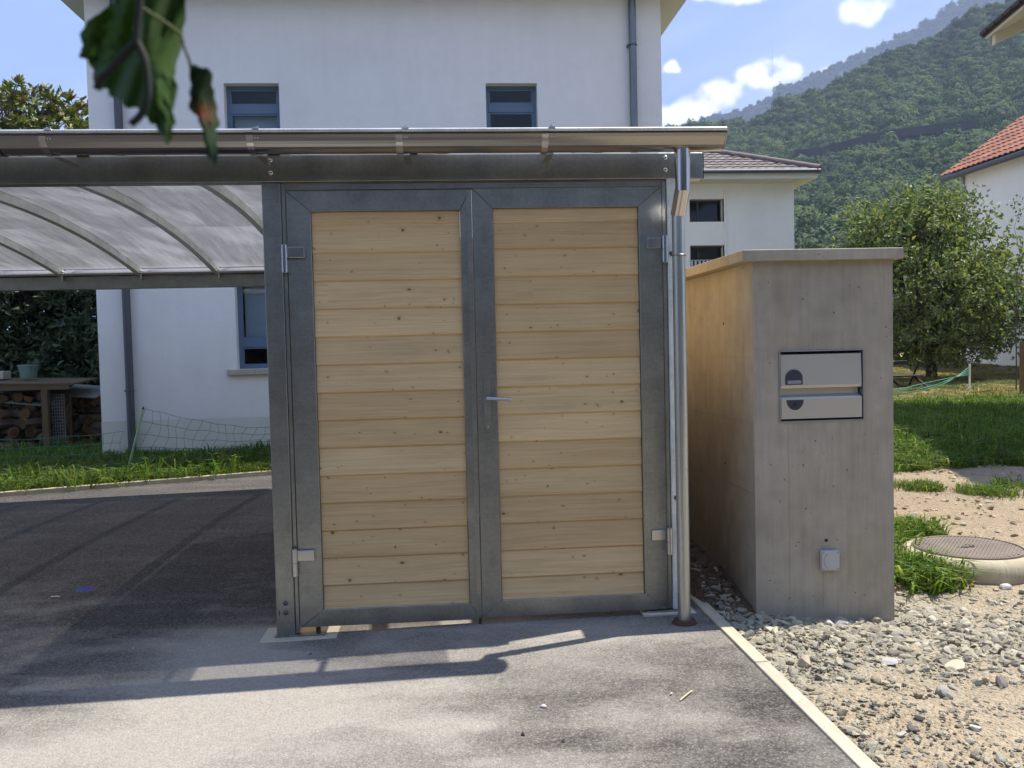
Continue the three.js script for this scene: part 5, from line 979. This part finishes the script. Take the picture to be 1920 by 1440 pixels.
  for (let i = 0; i <= 5; i++) { const x = lerp(k0.x, k1.x, i / 5); bars.push(rod(V(x, k1.y, Z - 0.1), V(x, k0.y, Z - 0.1), 0.004, 0.004, 5)); } for (let i = 0; i <= 16; i++) { const y = lerp(k1.y, k0.y, i / 16); bars.push(rod(V(k0.x, y, Z - 0.1), V(k1.x, y, Z - 0.1), 0.004, 0.004, 5)); }
  const wire = mesh('wire_mesh', bars, M.aluFrame, cr); wire.userData.kind = 'stuff'; mesh('backing', mx([bx(k0.x, k1.x, k1.y, k0.y, Z - 0.35, Z - 0.3, 0.005)]), M.oldWood, cr); const kg = []; for (let i = 0; i < 60; i++) kg.push(rod(V(rr(k0.x + 0.02, k1.x - 0.02), rr(k1.y, k0.y), Z - 0.3), V(rr(k0.x + 0.02, k1.x - 0.02), rr(k1.y, k0.y), Z - 0.13), rr(0.012, 0.022), 0.015, 6)); mesh('kindling', kg, M.oldWood, cr).userData.kind = 'stuff';
}
// electric netting: leaning post, strands and stays
function netting(name, label, from, to, rows, h, step, sag, opt = {}) {
  const t = thing(name, label, 'netting fence'), tube = [];
  const at = (s, r) => { const p = from.clone().lerp(to, s), k = Math.sin(Math.PI * s); const hh = (opt.h0 ?? h) * (1 - s) + (opt.h1 ?? h) * s; return p.add(V((opt.lean ?? 0) * r / rows * (1 - s), hh * r / rows - sag * k * (r / rows) + 0.006 * Math.sin(s * 37 + r * 2), 0.02 * Math.sin(s * 19 + r))); };
  const n = Math.ceil(from.distanceTo(to) / step), strands = [];
  for (let r = 0; r <= rows; r++) strands.push(pipe(SL(n * 2 + 1).map((i) => at(i / (2 * n), r)), 0.0026, 4, n * 3));
  mesh('strand', strands, M.netGreen, t).userData.kind = 'stuff';
  const stays = []; for (let i = 0; i <= n; i++) stays.push(pipe(SL(rows + 1).map((r) => at(i / n, r).add(V(0.03 * Math.sin(r * 1.7 + i), 0, 0))), 0.0022, 4, rows * 2)); mesh('stay', stays, M.netGreen, t).userData.kind = 'stuff';
  return t;
}
{
  reseed(95);
  const z = -10.75, foot = onZ(237, 893, z), tip = onZ(268, 767, z); foot.y = land(foot.x, z) - 0.05; const d = tip.clone().sub(foot);
  const right = V(-1.4, land(-1.4, -11.3) + 0.02, -11.35), leftEnd = V(-8.6, land(-8.6, -12.2), -12.0);
  const t1 = netting('netting', 'green netting sagging from the leaning post towards the gate', V(foot.x, foot.y + 0.05, z), right, 5, 0.85, 0.12, 0.12, { h0: d.y - 0.04, h1: 0.38, lean: d.x });
  const post = mesh('post', [rod(foot, tip, 0.014, 0.012, 10)], M.netPost, t1); mesh('post_tip', [rod(tip, tip.clone().addScaledVector(d, 0.035), 0.014, 0.008, 8)], M.black, post);
  netting('netting', 'green netting drooping left of the leaning post before the wood store', V(foot.x - 0.03, foot.y + 0.03, z), leftEnd, 4, 0.6, 0.14, 0.2, { h0: 0.5, h1: 0.75 });
  // rolled netting by the fruit tree, with white post
  const zr = -16.5, pf = onZ(1818, 733, zr), pt = onZ(1818, 682, zr), a = onZ(1690, 738, -15.2), b = onZ(1640, 742, -14.8);
  const rn = thing('rolled_netting', 'loose green netting hung on a white post near the fruit tree', 'netting fence');
  for (let k = 0; k < 4; k++) mesh('cord', pipe([V(pt.x, pt.y - 0.06 - k * 0.05, pt.z), pt.clone().lerp(a, 0.3).add(V(0, -0.16 + 0.02 * k, 0.02 * k)), pt.clone().lerp(a, 0.65).add(V(0, -0.13 + 0.045 * k * (k % 2 ? 1 : 0.4), 0.02 * k)), a.clone().add(V(0, 0.03 * k, 0)), b.clone().add(V(0, 0.02 * k, 0))], 0.0075, 5, 30), M.netGreen, rn);
  mesh('post', [rod(V(pf.x, land(pf.x, zr) - 0.1, zr), pt, 0.018, 0.018, 8)], M.white, rn);
  // bench under the tree
  const zb = -17.5, p0 = onZ(1665, 715, zb), p1 = onZ(1722, 715, zb), gy = land(p0.x, zb), bench = thing('garden_bench', 'dark metal bench with splayed legs half hidden behind the pier', 'bench'), sy = onZ(1700, 704, zb).y;
  mesh('seat', mx([bx(p0.x - 0.5, p1.x, sy - 0.02, sy + 0.015, zb - 0.2, zb + 0.2, 0.01)]), M.black, bench); mesh('backrest', mx([bx(p0.x - 0.5, p1.x - 0.05, sy + 0.22, sy + 0.30, zb - 0.32, zb - 0.29, 0.008)]), M.black, bench);
  for (const x of [p0.x - 0.4, p0.x + 0.05, p1.x - 0.05]) for (const s of [-1, 1]) mesh('leg', [rod(V(x + 0.10 * s + (x > p0.x ? 0.06 : 0), gy - 0.02, zb + 0.25 * s), V(x - 0.05 * s, sy + (s < 0 ? 0.3 : 0.0), zb - 0.05 * s), 0.02, 0.02, 6)], M.black, bench);
  // wooden stake at the right edge
  const zs = -15, s0 = onZ(1916, 700, zs), s1 = onZ(1916, 640, zs); const st = thing('fence_stake', 'brown wooden stake at the right edge below the sapling', 'stake'); mesh('post', [rod(V(s0.x, land(s0.x, zs) - 0.2, zs), V(s0.x, s1.y, zs), 0.045, 0.04, 8)], M.oldWood, st); mesh('wire', [pipe([V(s0.x, s1.y - 0.1, zs), V(s0.x + 1.2, s1.y - 0.15, zs + 0.2), V(s0.x + 2.5, s1.y - 0.1, zs + 0.4)], 0.006, 5, 8)], M.darkPipe, st);
}
// bits lying on the asphalt
{
  const lay = (px, py) => { const p = onY(px, py, 0.0), q = onY(px, py, tilt(p.x)); return q; };
  const t0 = lay(1275, 1315), t1 = lay(1298, 1297); tag(mesh('straw', pipe([t0.clone().add(V(0, 0.004, 0)), t0.clone().lerp(t1, 0.5).add(V(0, 0.009, 0.004)), t1.clone().add(V(0, 0.005, 0))], 0.0028, 6, 10), std({ color: C(0.6, 0.5, 0.3), roughness: 0.8 })), 'yellow straw lying on the asphalt near the edging', 'straw');
  const t2 = lay(96, 1121), t3 = lay(112, 1120); tag(mesh('wood_splinter', pipe([t2.clone().add(V(0, 0.005, 0)), t2.clone().lerp(t3, 0.5).add(V(0, 0.007, 0)), t3.clone().add(V(0, 0.005, 0))], 0.0045, 6, 6), std({ color: C(0.62, 0.58, 0.5), roughness: 0.8 })), 'pale splinter of wood on the shaded asphalt at the left', 'splinter');
  const chips = [[1021, 1326, 0.012, 0, 'white chip of stone on the sunlit asphalt before the gates', [0.7, 0.68, 0.62]], [1258, 1302, 0.009, 2, 'tiny white chip beside the yellow straw', [0.66, 0.64, 0.6]], [982, 1378, 0.010, 4, 'dark crumb on the asphalt left of a second one', [0.04, 0.035, 0.03]], [1057, 1390, 0.009, 5, 'dark crumb on the asphalt right of the first one', [0.04, 0.035, 0.03]], [250, 1217, 0.009, 1, 'pale chip on the shaded asphalt left of the gate post', [0.5, 0.48, 0.44]], [582, 1227, 0.008, 3, 'small dark pebble on the asphalt before the left gate', [0.05, 0.05, 0.05]]];
  for (const [px, py, s, k, label, c] of chips) { const p = lay(px, py), o = mesh('chip', stones[k], std({ color: C(...c), roughness: 0.9 })); o.position.set(p.x, p.y + s * 0.35, p.z); o.scale.setScalar(s); o.rotation.y = px; tag(o, label, 'chip'); }
}
// twig with two leaves hanging close to the lens
{
  const D = 0.30, tw = thing('leafy_twig', 'twig with serrated green leaves hanging close at the top left', 'twig');
  const P = (x, y, dz = 0) => deep(x, y, D + dz);
  const o1 = [[735, -60], [740, 0], [640, 80], [560, 130], [540, 175], [505, 220], [530, 290], [500, 370], [560, 382], [575, 420], [600, 450], [592, 500], [610, 560], [640, 575], [690, 572], [700, 622], [770, 640], [790, 680], [820, 702], [880, 692], [905, 730], [940, 752], [965, 800], [1000, 802], [1020, 860], [1060, 890], [1070, 942], [1105, 905], [1110, 830], [1135, 790], [1112, 720], [1132, 650], [1150, 560], [1126, 500], [1140, 400], [1165, 330], [1180, 250], [1178, 180], [1200, 120], [1195, 0], [1210, -60]];
  const o2 = [[1218, 408], [1260, 412], [1290, 430], [1340, 432], [1372, 480], [1350, 512], [1365, 550], [1382, 580], [1380, 630], [1402, 680], [1400, 740], [1424, 802], [1392, 832], [1404, 880], [1396, 930], [1408, 980], [1388, 1078], [1360, 1040], [1328, 1012], [1322, 950], [1308, 905], [1300, 850], [1280, 800], [1262, 745], [1230, 722], [1205, 690], [1222, 640], [1212, 590], [1226, 540], [1214, 480]];
  function leaf(outline, rib0, rib1, curl, dz, colour, spot) {
    let outArea = 0; outline.forEach(([x, y], k) => { const [x2, y2] = outline[(k + 1) % outline.length]; outArea += x * y2 - x2 * y; });
    // a thin blade: outline filled in with rings so that it can bulge, colours of its own in the grain
    const raw = outline.map(([x, y]) => [x / 3.4286, y / 3.4286]), pts = [];
    raw.forEach(([x, y], k) => { const [x2, y2] = raw[(k + 1) % raw.length], ln = Math.hypot(x2 - x, y2 - y), nn = Math.max(1, Math.round(ln / 7)), ex = (y2 - y) / ln, ey = -(x2 - x) / ln; pts.push([x, y]); for (let q = 1; q < nn * 2; q++) { const t = q / (nn * 2), w = q % 2 ? rr(1.2, 3.0) : rr(-0.8, 0.2), sg = outArea < 0 ? -1 : 1; pts.push([lerp(x, x2, t) - sg * ex * w, lerp(y, y2, t) - sg * ey * w]); } });
    const cx = pts.reduce((s, p) => s + p[0], 0) / pts.length, cy = pts.reduce((s, p) => s + p[1], 0) / pts.length, pos = [], col = [], idx = [], R = 6;
    for (const side of [0, 1]) for (let r = 0; r <= R; r++) pts.forEach(([x, y], k) => {
      const t = r / R, px = lerp(cx, x, t), py = lerp(cy, y, t); const L = [rib1[0] - rib0[0], rib1[1] - rib0[1]], ln = Math.hypot(...L), dd = ((px - rib0[0]) * L[1] - (py - rib0[1]) * L[0]) / ln, al = ((px - rib0[0]) * L[0] + (py - rib0[1]) * L[1]) / (ln * ln);
      const bulge = curl * (Math.abs(dd) / 80) + 0.006 * Math.sin(al * 5) + 0.0025 * Math.sin(dd / 9 + al * 17);
      const q = P(px, py, dz + bulge + side * 0.0004); pos.push(q.x, q.y, q.z);
      const n = 0.8 + 0.4 * fbm(px / 9, py / 9, 3), sp = spot ? Math.exp(-(((px - spot[0]) / spot[2]) ** 2 + ((py - spot[1]) / spot[3]) ** 2)) * (0.6 + 0.8 * fbm(px / 6, py / 6, 2)) : 0;
      col.push(lerp(colour[0] * n, 0.42, clamp(sp)), lerp(colour[1] * n, 0.13, clamp(sp)), lerp(colour[2] * n, 0.06, clamp(sp)));
    });
    const n = pts.length; for (const side of [0, 1]) { const o = side * (R + 1) * n; for (let r = 0; r < R; r++) for (let k = 0; k < n; k++) { const a = o + r * n + k, b = o + r * n + (k + 1) % n; idx.push(a, a + n, b, b, a + n, b + n); } }
    for (let k = 0; k < n; k++) { const a = R * n + k, b = R * n + (k + 1) % n, o = (R + 1) * n; idx.push(a, a + o, b, b, a + o, b + o); }
    const g = new THREE.BufferGeometry(); g.setAttribute('position', new THREE.Float32BufferAttribute(pos, 3)); g.setAttribute('color', new THREE.Float32BufferAttribute(col, 3)); g.setIndex(idx); g.computeVertexNormals(); return g;
  }
  const l1 = mesh('leaf', leaf(o1, [262, -20], [312, 268], 0.014, 0, [0.05, 0.115, 0.014]), M.nearLeaf = phy({ vertexColors: true, transmission: 0.5, thickness: 0, roughness: 0.92, specularIntensity: 0.3 }), tw); l1.userData.label = 'large serrated green leaf';
  const l2 = mesh('leaf', leaf(o2, [356, 120], [400, 312], 0.01, 0.012, [0.032, 0.07, 0.022], [380, 214, 17, 15]), M.nearLeaf, tw); l2.userData.label = 'small curled leaf with a red-brown patch';
  const dark = std({ color: C(0.012, 0.016, 0.008), roughness: 0.8 });
  const Q = (x, y, d = -0.014) => P(x / 3.4286, y / 3.4286, d);
  mesh('stem', [pipe([Q(900, -180), Q(900, 0), Q(885, 150), Q(880, 280)], 0.0013, 8, 20), pipe([Q(880, 270), Q(800, 350), Q(720, 440), Q(640, 520), Q(625, 575)], 0.0014, 8, 20), pipe([Q(880, 270), Q(930, 380), Q(950, 520), Q(945, 640), Q(905, 740), Q(840, 800)], 0.0013, 8, 24)], dark, tw);
  mesh('vein', [pipe([Q(900, 40, -0.003), Q(990, 100, -0.003), Q(1090, 165, -0.001), Q(1170, 230, 0.004)], 0.0006, 6, 12)], std({ color: C(0.10, 0.12, 0.035), roughness: 0.8 }), l1);
  mesh('stalk', [pipe([Q(1170, 250, 0.004), Q(1185, 310, 0.006), Q(1210, 370, 0.008), Q(1225, 430, 0.012)], 0.0005, 6, 14)], std({ color: C(0.07, 0.08, 0.05), roughness: 0.8 }), tw);
}

renderer.render(scene, camera);
